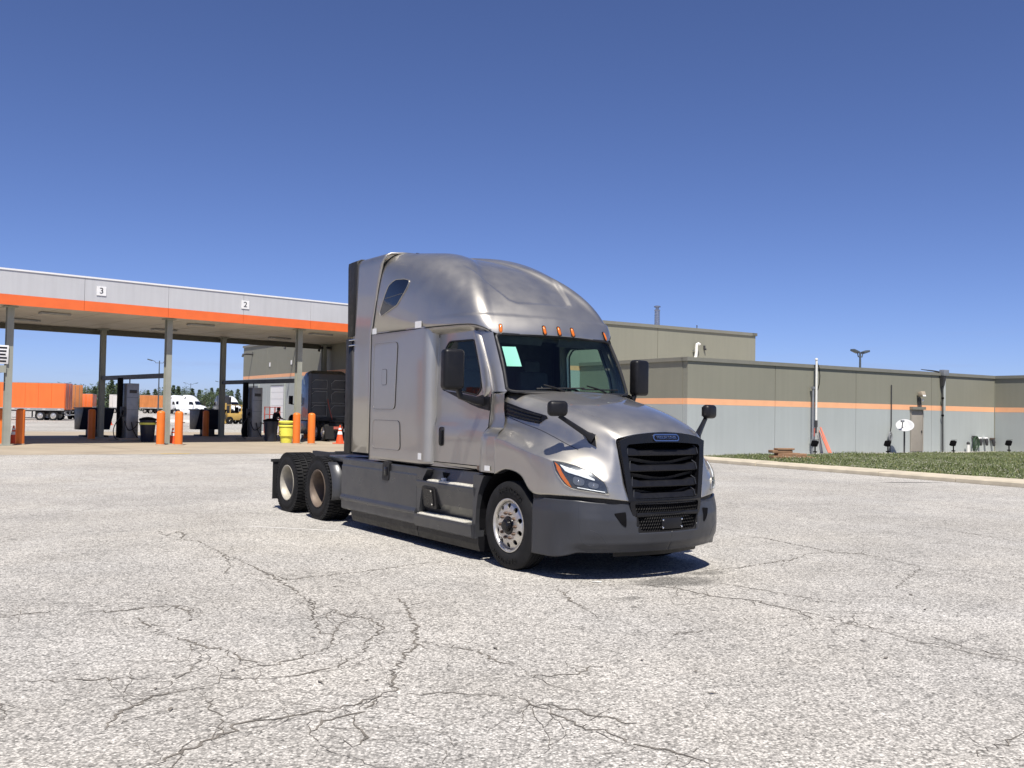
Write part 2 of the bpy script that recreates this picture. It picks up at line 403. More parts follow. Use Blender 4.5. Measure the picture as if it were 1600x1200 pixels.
def cap_S(s, th):
    """s 0..11 along the right half outline, th 0..1 from seam to ridge."""
    n = len(CAP); s = min(max(s, 0), n - 1); i = min(int(s), n - 2); a = s - i
    g = lambda k: CAP[k] if 0 <= k < n else (2 * CAP[0] - CAP[1] if k < 0 else CAP[n - 2] * (1, -1, 1, 1, 1, 1))
    r = _cr(g(i - 1), g(i), g(i + 1), g(i + 2), a)
    B = r[:3]; T = np.array((r[3], 0, r[4])); e = 2 / r[5]
    t = th * math.pi / 2
    c = max(math.cos(t), 0) ** e; q = max(math.sin(t), 0) ** e
    wx = .7 * (1 - _sst(0, 3, s))
    p = np.array((B[0] + (T[0] - B[0]) * ((1 - c) * (1 - wx) + wx * q ** 1.2), B[1] * c, B[2] + (T[2] - B[2]) * q))
    # brow step across the front
    fw = _sst(2.5, 6.5, s)
    out = np.array((B[0] - T[0], B[1], 0)); out /= (np.linalg.norm(out) + 1e-9)
    p = p + out * 0.028 * fw * (1 - _sst(2.985, 3.02, p[2]))
    if s > 2.4:
        d = _sd(p[:2], INSET)
        p[2] -= 0.026 * _sst(-0.008, 0.045, d) * _sst(-2.05, -1.4, p[0])
        p[0] -= 0.018 * _sst(-0.006, 0.045, d) * _sst(-2.05, -1.4, p[0])
    return p

BUMP_PLAN = np.array([(.456, 1.205), (.75, 1.185), (.95, 1.12), (1.06, 1.045), (1.14, .94), (1.22, .78), (1.30, .56), (1.36, .30), (1.385, 0)], float)
def bumper_S(s, v):
    """s 0..8 along the plan from wheel arch to the centre, v 0 (top) .. 1 (bottom)."""
    n = len(BUMP_PLAN); s = min(max(s, 0), n - 1); i = min(int(s), n - 2); a = s - i
    g = lambda k: BUMP_PLAN[k] if 0 <= k < n else (2 * BUMP_PLAN[0] - BUMP_PLAN[1] if k < 0 else BUMP_PLAN[n - 2] * (1, -1))
    p = _cr(g(i - 1), g(i), g(i + 1), g(i + 2), a); d = _cr(g(i - 1), g(i), g(i + 1), g(i + 2), min(a + .02, 1.02)) - p
    nrm = np.array((-d[1], d[0])); nrm /= np.linalg.norm(nrm) + 1e-9
    if nrm[0] * p[0] + nrm[1] * p[1] < 0: nrm = -nrm
    ztop = 0.864 - 0.030 * _sst(2.5, 5.5, s); zbot = 0.25 + 0.06 * _sst(1.0, 3.2, s)
    z = ztop + (zbot - ztop) * v
    o = -0.05 * _sst(0.78, 1.0, v) * _sst(1.5, 3.5, s) - 0.02 * _sst(.25, 0, v) + 0.012 * _sst(.2, .35, v) * (1 - _sst(.6, .8, v)) * _sst(2, 4, s)
    p = p + nrm * o
    return np.array((p[0], p[1], z))
# ------------------------------------------------------------------ the truck
YAW = 34.73
truck = thing('semi_truck', 'silver sleeper-cab semi truck tractor without a trailer, parked alone in the middle of the lot', 'truck', (0.974, 11.447, 0), R(YAW - 90))

def s_fmap(S, side, h=0.0):
    def f(u, v, d):
        p = S(u, v); e = .02
        a = S(u + e, v) - S(u - e, v); b = S(u, v + e) - S(u, v - e); n = np.cross(a, b); n /= np.linalg.norm(n) + 1e-12
        c = np.array((-1.2 if S is hood_S else -2.4, 0, 1.3 if S is hood_S else 2.9))
        if S is bumper_S: c = np.array((.3, 0, .6))
        if np.dot(n, p - c) < 0: n = -n
        q = p + n * (h - d); return (q[0], side * q[1], q[2])
    return f

def pt_in_hood_uv(u, v, side, h=0.0): return Vector(s_fmap(hood_S, side, h)(u, v, 0.0))

def shell(name, S, ru, rv, nu, nv, m, parent, skip=None, thick=0.02, angle=50):
    mb = MB()
    for side in (-1, 1):
        G = []
        for a in np.linspace(*ru, nu): G.append([tuple(S(a, b) * (1, side, 1)) for b in np.linspace(*rv, nv)])
        vs = [p for r in G for p in r]; fs = []
        for i in range(nu - 1):
            for j in range(nv - 1):
                if skip and skip(ru[0] + (ru[1] - ru[0]) * (i + .5) / (nu - 1), rv[0] + (rv[1] - rv[0]) * (j + .5) / (nv - 1)): continue
                q = (i * nv + j, i * nv + j + 1, (i + 1) * nv + j + 1, (i + 1) * nv + j)
                fs.append(q if side < 0 else tuple(reversed(q)))
        mb.add(vs, fs)
    o = mb.build(name, m, parent, smooth=True, angle=angle, weld=True)
    if thick:
        md = o.modifiers.new('thickness', 'SOLIDIFY'); md.thickness = thick; md.offset = -1
    return o

# hood and fenders
hood = shell('hood', hood_S, (0, 7), (0, 10), 71, 91, 'silver', truck, thick=0.015, angle=60)
# roof fairing
roof = shell('roof_fairing', cap_S, (0, 11), (0, 1), 150, 90, 'silver', truck, thick=0.015, angle=80)
# bumper with an opening for the lower grille
bumper = shell('bumper', bumper_S, (0, 8), (0, 1), 97, 41, 'grey_plastic', truck, skip=lambda s, v: s > 6.25 + .45 * v and 0.02 < v < 0.6, thick=0.03, angle=40)

# fender lip band round the wheel arch and the panel gap at the foot of the hood
for side in (-1, 1):
    path = [Vector(tuple(hood_S(u, 10) * (1, side, 1))) for u in np.linspace(0, 3.0, 24)]
    mb = MB(); n = len(path)
    A = [p + Vector((0, side * .004, 0)) for p in path]; B = [p + Vector((0, -side * .13, .01)) for p in path]
    mb.strip(A, B); mb.build('fender_lip', 'grey_plastic', hood)
    low = [Vector(tuple(hood_S(u, 10) * (1, side, 1))) for u in np.linspace(3.05, 7, 40)]
    mb = MB(); mb.strip([p + Vector((-.012, -side * .012, .004)) for p in low], [p + Vector((-.02, -side * .02, -.05)) for p in low]); mb.build('bumper_gap', 'seam', bumper)
    # pressed crease lines of the bumper corner
    for pts in ([(3.05, .05), (3.1, .35), (3.2, .62), (3.5, .80), (4.2, .86)], [(4.0, .55), (4.4, .585), (4.75, .67), (5.05, .82)]):
        cv = []
        for i in range(len(pts) - 1):
            g = lambda k: np.array(pts[min(max(k, 0), len(pts) - 1)])
            cv += [_cr(g(i - 1), g(i), g(i + 1), g(i + 2), q / 8) for q in range(8)]
        mb = MB(); mb.tube([Vector(s_fmap(bumper_S, side, -.0035)(u, v, 0)) for u, v in cv], .0055, 6); mb.build('crease', 'grey_plastic', bumper, smooth=True)
    mb = MB(); sheet(mb, rpoly([(5.36, .20), (5.93, .17), (5.93, .48), (5.72, .42)], .06), s_fmap(bumper_S, side, .0075), step=.12, depth=.012)
    mb.build('tow_slot_shade', 'void', bumper)  # near-black patch on the bumper skin; the slot's shade is in its colour
    # hood vent: dark plate with louvre blades
    V0 = [(.03, 4.05), (.03, 4.98), (1.9, 4.62), (2.30, 3.95), (2.18, 3.83)]
    mb = MB(); sheet(mb, V0, s_fmap(hood_S, side, .010), step=.15, depth=.016); vent = mb.build('hood_vent', 'black_gloss', hood, smooth=True)
    for k in range(3):
        t = (k + .8) / 3.6
        pts = []
        for q in np.linspace(0.08, .88, 14):
            u = .03 + q * (2.25 - .03); va = 4.05 + (3.86 - 4.05) * q; vb = 4.98 + (4.56 - 4.98) * q
            pts.append(pt_in_hood_uv(u, va + (vb - va) * t, side, .018))
        mb = MB(); mb.tube(pts, .011, 6); mb.build('louvre', 'black_plastic', vent)
    # thin seam between hood and fender
    mb = MB(); mb.tube([pt_in_hood_uv(u, 4.98 + .12 * (u / 4), side, .000) for u in np.linspace(.02, 4.4, 50)], .004, 5); mb.build('hood_seam', 'seam', hood)
    mb = MB(); mb.tube([pt_in_hood_uv(u, 2.12, side, .0005) for u in np.linspace(.02, 6.4, 60)], .0035, 5); mb.build('hood_crease', 'silver', hood)

# headlights
for side in (-1, 1):
    HL = [(3.98, 7.25), (4.15, 8.4), (4.37, 8.74), (4.6, 9.15), (4.93, 9.38), (5.54, 9.4), (6.22, 9.42), (6.14, 8.62), (5.94, 7.2), (5.4, 6.45), (4.8, 6.45), (4.37, 6.72)]
    HL = rpoly(HL, .1, 3)
    mb = MB(); sheet(mb, HL, s_fmap(hood_S, side, .005), step=.16, depth=.01); hl = mb.build('headlight', 'lamp_dark', truck, smooth=True)
    cx, cy = 5.05, 8.0
    rim = [pt_in_hood_uv(u, v, side, .006) for u, v in HL]
    mb = MB(); mb.tube(rim + [rim[0]], .008, 6); mb.build('lamp_rim', 'silver', hl, smooth=True)
    mb = MB(); sheet(mb, [(4.12, 7.45), (4.24, 7.5), (4.44, 8.2), (4.74, 8.8), (4.88, 9.25), (4.72, 9.08), (4.44, 8.62), (4.24, 8.2)], s_fmap(hood_S, side, .012), step=.12, depth=.008); mb.build('amber_reflector', 'amber', hl, smooth=True)
    mb = MB(); sheet(mb, [(4.35, 7.35), (4.79, 6.95), (5.26, 6.85), (5.6, 7.25), (5.62, 7.75), (5.12, 7.75), (4.72, 8.0), (4.58, 8.0)], s_fmap(hood_S, side, .013), step=.12, depth=.008); mb.build('light_guide', 'drl', hl, smooth=True)
    for (u, v, ru, rv) in ((5.12, 8.5, .20, .42), (5.62, 8.55, .17, .36)):
        poly = [(u + ru * (abs(math.cos(a)) ** .7) * math.copysign(1, math.cos(a)), v + rv * (abs(math.sin(a)) ** .7) * math.copysign(1, math.sin(a))) for a in np.linspace(0, 2 * math.pi, 20, endpoint=False)]
        mb = MB(); sheet(mb, poly, s_fmap(hood_S, side, .014), step=.1, depth=.008); bz = mb.build('projector_lamp', 'reflector', hl, smooth=True)
        c = pt_in_hood_uv(u, v, side, .012); mb = MB(); mb.ball(c, .013, 10, 8); mb.build('lamp_lens', 'chrome', bz, smooth=True)
    mb = MB(); mb.tube([pt_in_hood_uv(u, 9.15, side, .013) for u in np.linspace(5.1, 6.05, 10)], .006, 6); mb.build('light_strip', 'drl', hl)
    mb = MB(); sheet(mb, [(cx + (u - cx) * .985, cy + (v - cy) * .985) for u, v in HL], s_fmap(hood_S, side, .024), step=.16, depth=0); mb.build('headlight_lens', 'lens', hl, smooth=True)

# grille
def gx(y, z): return 1.312 - .09 * y * y - (z - .85) * .062 + (0.006 if z < 1.4 else 0)
def ghalf(z): return .545 + (z - .85) * .142
grille_outer = [(-.545, .845), (.545, .845), (.638, 1.5), (.5, 1.552), (.25, 1.586), (0, 1.597), (-.25, 1.586), (-.5, 1.552), (-.638, 1.5)]
grille_inner = [(-.48, .875), (.48, .875), (.555, 1.46), (.30, 1.478), (0, 1.485), (-.30, 1.478), (-.555, 1.46)]
mb = MB(); sheet(mb, grille_outer, lambda y, z, d: (gx(y, z) + .012 - d, y, z), holes=[rpoly(grille_inner, .05)], step=.09, depth=.10)
grille = mb.build('grille', 'black_gloss', truck, smooth=True)
mb = MB()
for y in np.linspace(-.58, .58, 30):
    mb.box((gx(y, 1.1) - .17, y, 1.17), (.008, .006, .68))
for z in np.linspace(.88, 1.48, 24):
    mb.tube([(gx(y, z) - .165, y, z) for y in np.linspace(-ghalf(z) + .03, ghalf(z) - .03, 8)], .005, 4)
mesh_o = mb.build('grille_mesh', 'void', grille); mesh_o['kind'] = 'stuff'
mb = MB(); mb.box((1.05, 0, 1.17), (.02, 1.2, .72)); mb.build('radiator', 'void', grille)
for zi, zc in enumerate((1.375, 1.205, 1.035, .905)):
    h = .072
    w = ghalf(zc) - .055
    rows = []
    for y in np.linspace(-w, w, 25):
        e = 1 - _sst(w * .62, w * .82, abs(y))
        x = gx(y, zc)
        top = zc + h * .5 - .012 * e + .012 * (1 - e)
        rows.append([(x - .11, y, zc + h * .55 + .02 * (1 - e)), (x - .045 + .02 * (1 - e), y, top), (x - .012, y, zc - h * .35), (x - .016, y, zc - h * .5), (x - .12, y, zc - h * .45)])
    mb = MB(); mb.grid(rows); mb.add(rows[0], [(0, 1, 2, 3, 4)]); mb.add(rows[-1], [(4, 3, 2, 1, 0)])
    sl_ = mb.build('grille_slat', 'black_plastic', grille, smooth=True, angle=25)
    for s2 in (-1, 1):
        y = s2 * (w - .045)
        mb = MB(); mb.tube([(gx(y, zc) - .05, y - s2 * .03, zc + .075), (gx(y, zc) - .02, y, zc + .045), (gx(y, zc) - .008, y + s2 * .01, zc - .02)], .006, 5); mb.build('slat_bracket', 'grey_plastic', sl_)
    if zi < 3:
        rr = []
        for y in np.linspace(-w, w, 25):
            b = .05 + .055 * math.cos(math.pi * y / (2 * w)) ** 2
            x = gx(y, zc) - .075
            rr.append([(x, y, zc - b + .0), (x - .02, y, zc - b - .035)])
        mb = MB(); mb.grid(rr); mb.build('inner_louvre', 'chassis', grille, smooth=True)
# badge
bz = 1.537
def badge_poly(w, h): return [(math.copysign(w - h, math.cos(a)) + h * math.cos(a) if abs(math.cos(a)) > 1e-6 else 0, h * math.sin(a)) for a in np.linspace(math.radians(4), math.radians(364), 28)]
bfm = lambda off: (lambda y, z, d: (gx(y, bz + z) + off - d - z * .3, y, bz + z))
mb = MB(); sheet(mb, badge_poly(.195, .040), bfm(.026), step=.05, depth=.016); badge = mb.build('badge', 'chrome', grille)
mb = MB(); sheet(mb, badge_poly(.178, .026), bfm(.029), step=.05, depth=.006); mb.build('badge_plate', 'black_gloss', badge)
tm = text_mesh('FREIGHTLINER', .046, .002, 'badge_lettering', 'chrome')
for v_ in tm.vertices:
    y, z, d = v_.co.x, v_.co.y, v_.co.z
    v_.co = (gx(y, bz + z) + .033 + d - z * .3, y * .98, bz + z)
obj('badge_lettering', tm, badge)
# lower grille in the bumper opening
mb = MB()
lp = [(-.50, .835), (.50, .835), (.40, .535), (-.40, .535)]
sheet(mb, rpoly([(-.53, .86), (.53, .86), (.53, .80), (.435, .50), (-.435, .50), (-.53, .80)], .05), lambda y, z, d: (1.388 - .075 * y * y * 4 * .9 - d, y, z), holes=[rpoly([(-.485, .84), (.485, .84), (.40, .535), (-.40, .535)], .05)], step=.08, depth=.10)
lg = mb.build('lower_grille', 'black_gloss', bumper, smooth=True)
mb = MB()
for r_ in range(9):
    z = .55 + r_ * .034
    if .69 < z < .73: continue
    for c_ in range(-16, 17):
        y = (c_ + (.5 if r_ % 2 else 0)) * .031
        if abs(y) > .39 + (z - .535) * .28: continue
        hx = [(1.362 - .27 * y * y, y + .0155 * math.sin(a), z + .019 * math.cos(a)) for a in np.linspace(0, 2 * math.pi, 7)[:-1]]
        mb.tube(hx + [hx[0]], .0028, 3, cap=False)
hm_ = mb.build('honeycomb_mesh', 'black_plastic', lg); hm_['kind'] = 'stuff'
mb = MB(); mb.box((1.33, 0, .71), (.03, .92, .045)); mb.build('cross_bar', 'black_plastic', lg, bevel=.006)
mb = MB(); mb.box((1.22, 0, .68), (.02, 1.0, .36)); mb.build('backing', 'void', lg)
mb = MB(); mb.box((1.378, .015, .605), (.014, .30, .12)); pl = mb.build('plate_bracket', 'black_plastic', lg, bevel=.006)
for y in (-.125, .155):
    for z in (.565, .648):
        mb = MB(); mb.lathe([(0, .012), (.010, .010), (.013, 0)], 10, 'X', (1.386, y, z)); mb.build('bolt', 'chrome', pl, smooth=True)
# under-bumper air dam
mb = MB()
for s_ in range(0, 1): pass
rows = []
for y in np.linspace(-.62, .62, 21):
    x = 1.27 - .28 * y * y
    rows.append([(x, y, .33), (x - .02, y, .255), (x - .10, y, .25)])
mb.grid(rows); mb.build('air_dam', 'black_plastic', bumper, smooth=True)

# ---- cab body: sleeper walls, corner flare, cowl, pillars, floor and back
def ydoor(z):
    if z < 1.55: return 1.078 + .006 * _sst(1.1, 1.5, z)
    if z < 1.68: return 1.084 + (1.058 - 1.084) * _sst(1.55, 1.68, z)
    return 1.058 - .035 * _sst(1.9, 2.8, z)
mb = MB()
ZB, ZT = 1.115, 2.9
for s in (-1, 1):
    xs = [(-3.60, 1.2), (-2.9, 1.2), (-2.10, 1.2), (-2.045, 1.196), (-2.0, 1.18), (-1.965, 1.15), (-1.94, 1.11), (-1.93, 1.03)]
    G = [[(x, s * y, z) for z in (ZB, 1.6, 2.2, 2.7, ZT)] for x, y in xs]; mb.grid(G)
    # rocker roll under the cab
    mb.grid([[(x, s * y, ZB), (x, s * (y - .006), 1.085), (x, s * (y - .05), 1.06)] for x, y in [(-3.6, 1.2), (-2.1, 1.2), (-1.95, 1.12), (-1.93, 1.08), (-.62, 1.085)]])
    # header over the door
    G = []
    for x in np.linspace(-1.94, -.81, 18):
        yb = np.interp(x, [-2.05, -1.6, -1.25, -1.02, -.88, -.79], [1.19, 1.16, 1.12, 1.07, 1.01, .93]); zb = float(np.interp(x, [-1.05, -.88, -.79], [2.87, 2.82, 2.755]))
        G.append([(x, s * yb, zb + .01), (x, s * (yb - .004), zb - .015), (x, s * (yb - .05), zb - .05), (x, s * min(1.015, yb - .03), zb - .075)])
    mb.grid(G)
    # A pillar strip between door and windscreen
    G = []
    for t in np.linspace(0, 1, 12):
        x0 = -.42 - .36 * t; z = 2.03 + .745 * t; xd = -.615 - .43 * t ** 1.1
        G.append([(xd - .05, s * 1.02, z), (xd + .02, s * (1.035 - .015 * t), z), ((xd + x0) / 2 + .02, s * (1.02 - .02 * t), z), (x0 + .0, s * (.965 - .02 * t), z)])
    mb.grid(G)
    # cowl between door and hood
    prof = [(.90, 2.04), (.985, 2.04), (1.03, 2.0), (1.04, 1.82), (1.035, 1.70), (1.07, 1.60), (1.165, 1.545), (1.2, 1.50), (1.205, 1.44), (1.20, 1.07)]
    G = []
    for t in np.linspace(0, 1, 6):
        row = []
        for y, z in prof:
            xr = np.interp(z, [1.1, 1.53, 1.6, 1.8, 2.05], [-.79, -.72, -.635, -.63, -.60]); xf = np.interp(z, [1.06, 1.5, 1.62, 1.75, 2.05], [-.25, -.27, -.35, -.38, -.40])
            yy = y if t > .25 else min(y, 1.085 + (y - 1.085) * t / .25)
            row.append((xr + (xf - xr) * t, s * (yy - (.012 if t > .7 else .003)), z))
        G.append(row)
    mb.grid(G)
mb.hexa([(-3.6, -1.19, 1.06), (-.45, -1.0, 1.06), (-.45, 1.0, 1.06), (-3.6, 1.19, 1.06), (-3.6, -1.19, 1.1), (-.45, -1.0, 1.1), (-.45, 1.0, 1.1), (-3.6, 1.19, 1.1)])
mb.add([(-3.6, -1.2, 1.06), (-3.6, 1.2, 1.06), (-3.6, 1.2, 2.9), (-3.6, -1.2, 2.9)], [(0, 1, 2, 3)])
mb.add([(-3.58, -1.18, 2.88), (-3.58, 1.18, 2.88), (-3.07, .75, 4.04), (-3.07, -.75, 4.04)], [(0, 1, 2, 3)])
cab = mb.build('cab_shell', 'silver', truck, smooth=True, angle=32)
mb = MB(); mb.box((-.52, 0, 1.55), (.03, 1.9, .95)); mb.build('firewall', 'void', cab)
# seam lines
def tubeobj(name, pts, r, m, parent, seg=5): b = MB(); b.tube(pts, r, seg); return b.build(name, m, parent, smooth=True)
for s in (-1, 1):
    base = [(CAP[k][0], s * (CAP[k][1] + .002), CAP[k][2]) for k in range(0, 9)]
    bp_ = [tuple(cap_S(q, 0) * (1, s, 1) + np.array((0, s * .001, 0))) for q in np.linspace(0, 8, 50)]
    tubeobj('roof_seam', bp_, .007, 'seam', roof)
    back = [tuple(cap_S(0, q) * (1, s, 1)) for q in np.linspace(0, .8, 40)]
    tubeobj('rear_seam', [(p[0] - .004, p[1] * 1.002, p[2] + .002) for p in back], .008, 'seam', roof)
    tubeobj('rear_seam', [(-3.6, s * 1.202, 2.88), (-3.6, s * 1.202, 1.1)], .008, 'seam', cab)
    # side locker doors
    for (x0, x1, z0, z1) in ((-3.50, -2.80, 1.80, 2.73), (-3.49, -2.70, 1.235, 1.635)):
        P = rpoly([(x0, z0), (x1 + (.06 if z1 < 2 else -.02), z0), (x1 + .03, z1), (x0, z1)], .07)
        mb = MB(); sheet(mb, P, lambda x, z, d: (x, s * (1.207 - d), z), step=.3, depth=.012)
        ld = mb.build('locker_door', 'silver', cab)
        tubeobj('door_seal', [(x, s * 1.2025, z) for x, z in P + [P[0]]], .0065, 'seam', ld)
        tubeobj('door_edge', [(x + (.008 if x < (x0 + x1) / 2 else -.008), s * 1.2085, z) for x, z in P + [P[0]]], .0035, 'silver', ld)
        if z1 > 2:
            hP = rpoly([(-3.22, 2.14), (-3.08, 2.14), (-3.08, 2.36), (-3.22, 2.36)], .03)
            mb = MB(); sheet(mb, hP, lambda x, z, d: (x, s * (1.212 - d), z), step=.1, depth=.01); hh = mb.build('locker_handle', 'silver', ld)
            tubeobj('handle_edge', [(x, s * 1.209, z) for x, z in hP + [hP[0]]], .004, 'chassis', ld)
    # small white stickers along the seams
    for (x, z, w, h) in ((-3.50, 2.92, .13, .085), (-2.20, 2.935, .17, .09), (-2.09, 1.18, .09, .085)):
        mb = MB(); mb.box((x, s * 1.2055, z), (w, .004, h)); mb.build('reflector_sticker', 'white_sticker', cab if z < 2 else roof)
    mb = MB(); mb.box((-.455, s * 1.2075, 1.12), (.11, .004, .06)); mb.build('reflector_sticker', 'white_sticker', cab)

# doors
for s in (-1, 1):
    DP = [(-1.925, 1.125), (-.80, 1.125), (-.775, 1.2), (-.735, 1.52), (-.64, 1.60), (-.632, 1.8), (-.612, 2.04), (-.70, 2.28), (-.86, 2.58), (-.98, 2.77), (-1.06, 2.805), (-1.925, 2.805)]
    WP = rpoly([(-1.765, 2.59), (-1.67, 2.69), (-1.08, 2.685), (-.87, 2.25), (-.84, 2.07), (-.93, 1.985), (-1.5, 2.055), (-1.76, 2.075)], .05)
    mb = MB(); sheet(mb, DP, lambda x, z, d: (x, s * (ydoor(z) - d), z), holes=[WP], step=.09, depth=.05)
    door = mb.build('cab_door', 'silver', truck, smooth=True, angle=30)
    mb = MB(); sheet(mb, WP, lambda x, z, d: (x, s * (ydoor(z) - .018), z), step=.2, depth=0); mb.build('door_window', 'glass_side', door)
    tubeobj('window_seal', [(x, s * (ydoor(z) + .001), z) for x, z in WP + [WP[0]]], .012, 'soft_black', door)
    # black mirror bracket trim under the window
    TP = [(-1.77, 2.07), (-1.70, 2.045), (-1.5, 2.03), (-.93, 1.965), (-.80, 1.99), (-.64, 1.965), (-.64, 1.80), (-.86, 1.83), (-1.02, 1.865)]
    mb = MB(); sheet(mb, TP, lambda x, z, d: (x, s * (ydoor(z) + .022 - d), z), step=.15, depth=.022); mb.build('mirror_trim', 'black_plastic', door)
    # bulged pillar cover at the front edge of the door window
    G = []
    L1 = [(-1.10, 2.80), (-1.07, 2.70), (-.99, 2.52), (-.90, 2.32), (-.835, 2.12), (-.80, 2.02), (-.745, 1.97)]; L2 = [(-.965, 2.785), (-.90, 2.70), (-.80, 2.52), (-.70, 2.32), (-.625, 2.14), (-.60, 2.05), (-.70, 1.97)]
    for (a, b) in zip(L1, L2):
        row = []
        for t in np.linspace(0, 1, 7):
            x = a[0] + (b[0] - a[0]) * t; z = a[1] + (b[1] - a[1]) * t
            row.append((x, s * (ydoor(z) + .002 + .038 * math.sin(math.pi * t) ** .6 - .035 * t * t), z))
        G.append(row)
    mb = MB(); mb.grid(G); mb.build('pillar_cover', 'silver', door, smooth=True, angle=60)
    hp = rpoly([(-1.80, 1.33), (-1.67, 1.33), (-1.67, 1.58), (-1.80, 1.58)], .055)
    mb = MB(); sheet(mb, hp, lambda x, z, d: (x, s * (ydoor(z) + .006 - d), z), step=.1, depth=.012); hd = mb.build('door_handle', 'black_gloss', door)
    mb = MB(); mb.box((-1.735, s * 1.096, 1.44), (.05, .03, .19)); mb.build('handle_grip', 'black_plastic', hd, bevel=.01)
    tubeobj('door_gap', [(x + .004, s * (ydoor(z) + .001), z) for x, z in [(-.80, 1.12), (-.775, 1.2), (-.735, 1.52), (-.64, 1.60), (-.632, 1.8), (-.612, 2.0)]], .008, 'seam', door)
    tubeobj('door_gap', [(-1.93, s * (ydoor(z) + .002), z) for z in np.linspace(1.12, 2.75, 12)], .006, 'silver', door)
    mb = MB(); mb.box((-1.3, s * 1.0, 1.5), (1.1, .03, .75)); mb.build('inner_trim', 'interior', door)

# windscreen, gasket, wipers
def ws(t, q):   # t across 0..1 right to left, q up 0..1
    y = (t * 2 - 1)
    yl, yu = .965, .925
    xl = -.20 - .215 * y * y - .02 * y ** 4; xu = -.70 - .075 * y * y; zl = 2.035 - .01 * abs(y); zu = 2.757 - .012 * y * y
    b = .03 * math.sin(math.pi * q)
    return np.array((xl + (xu - xl) * q + b, (yl + (yu - yl) * q) * y, zl + (zu - zl) * q))
wp = rpoly([(.005, .0), (.995, 0), (.995, 1), (.005, 1)], .07, 6)
mb = MB(); sheet(mb, wp, lambda t, q, d: tuple(ws(t, q)), step=.08, depth=0)
wscreen = mb.build('windshield', 'glass', truck, smooth=True, angle=80)
ring = []
for i in range(len(wp)):
    a = Vector(wp[i]); b = Vector(wp[(i + 1) % len(wp)]); k = max(1, int((b - a).length / .06))
    ring += [Vector(tuple(ws(*a.lerp(b, j / k)))) for j in range(k)]
mb = MB(); mb.tube(ring + [ring[0]], .023, 8, cap=False); mb.build('windshield_gasket', 'soft_black', wscreen, smooth=True)
for (y0, y1, y2) in ((-.28, -.55, .05), (.42, .1, .72)):
    mb = MB(); a = ws(.5 + y0 / 2, .0) + (.03, 0, .02)
    arm = [tuple(a), tuple(ws(.5 + (y0 + y1) / 4, .05) + (.04, 0, .025)), tuple(ws(.5 + y1 / 2, .10) + (.03, 0, .02))]
    mb.tube(arm, .01, 6); wpr = mb.build('wiper', 'black_plastic', wscreen, smooth=True)
    mb = MB(); mb.tube([tuple(ws(.5 + q / 2, .05 + .05 * (q - y1) / (y2 - y1) * .4) + (.025, 0, .012)) for q in np.linspace(y1 - .1, y2, 10)], .009, 5); mb.build('wiper_blade', 'soft_black', wpr)
mb = MB(); mb.grid([[tuple(ws(t, 0) + (.0, 0, -.01)), tuple(ws(t, 0) + (.10, 0, -.012))] for t in np.linspace(0, 1, 12)]); mb.build('cowl_panel', 'black_plastic', wscreen)
# marker lamps on the brow
def lamp_on_cap(s_i, th, side):
    p = cap_S(s_i, th) * (1, side, 1); q = cap_S(s_i, th + .02) * (1, side, 1); d = Vector(tuple(q - p)).normalized()
    out = Vector((1, 0, 0)) if s_i > 9 else Vector((.85, side * .5, 0)).normalized()
    return Vector(tuple(p)), d, out
for (s_i, side) in ((8.45, -1), (10.45, -1), (11, 1), (10.45, 1), (8.45, 1)):
    p, d, out = lamp_on_cap(s_i, .068, side); w = d.cross(out).normalized()
    for nm, mm, hw, hh, dp in (('marker_light', 'black_gloss', .029, .070, .008),):
        poly = [(math.copysign(1, math.cos(a)) * 0 + hw * math.cos(a), (hh - hw) * (1 if math.sin(a) > 0 else -1) * (abs(math.sin(a)) > 1e-6) + hw * math.sin(a)) for a in np.linspace(.1, 2 * math.pi + .1, 20, endpoint=False)]
        mb = MB(); sheet(mb, poly, lambda a, b, e: tuple(p + w * a + d * b + out * (dp - e)), step=.2, depth=.014); ml = mb.build('marker_light', mm, roof)
    G = []
    for a in np.linspace(-1, 1, 9):
        G.append([tuple(p + d * (a * .060) + w * (.022 * b * (1 - abs(a) ** 3 * .5)) + out * (.008 + .016 * math.sqrt(max(0, (1 - b * b) * (1 - a ** 4))))) for b in np.linspace(-1, 1, 7)])
    mb = MB(); mb.grid(G); mb.build('amber_lens', 'amber', ml, smooth=True)
# roof side windows
from mathutils.bvhtree import BVHTree
ROOF_BVH = BVHTree.FromPolygons([v.co for v in roof.data.vertices], [tuple(p.vertices) for p in roof.data.polygons])
for side in (-1, 1):
    poly = rpoly([(-2.67, 3.605), (-2.545, 3.57), (-2.575, 3.46), (-2.81, 3.25), (-3.30, 3.12), (-3.35, 3.18), (-3.22, 3.39), (-3.10, 3.55), (-2.93, 3.62)], .05, 4)
    def rwf(x, z, d):
        hit = ROOF_BVH.ray_cast(Vector((x, side * 3, z)), Vector((0, -side, 0)))
        return (x, hit[0].y + side * (.006 - d), z)
    mb = MB(); sheet(mb, poly, rwf, step=.12, depth=.012); rw = mb.build('roof_window', 'glass_dark', roof, smooth=True)
    tubeobj('window_frame', [rwf(x, z, 0) for x, z in poly + [poly[0]]], .007, 'silver', rw)
    tubeobj('window_bar', [rwf(-3.19, 3.37, 0), rwf(-2.68, 3.40, 0)], .005, 'lamp_dark', rw)

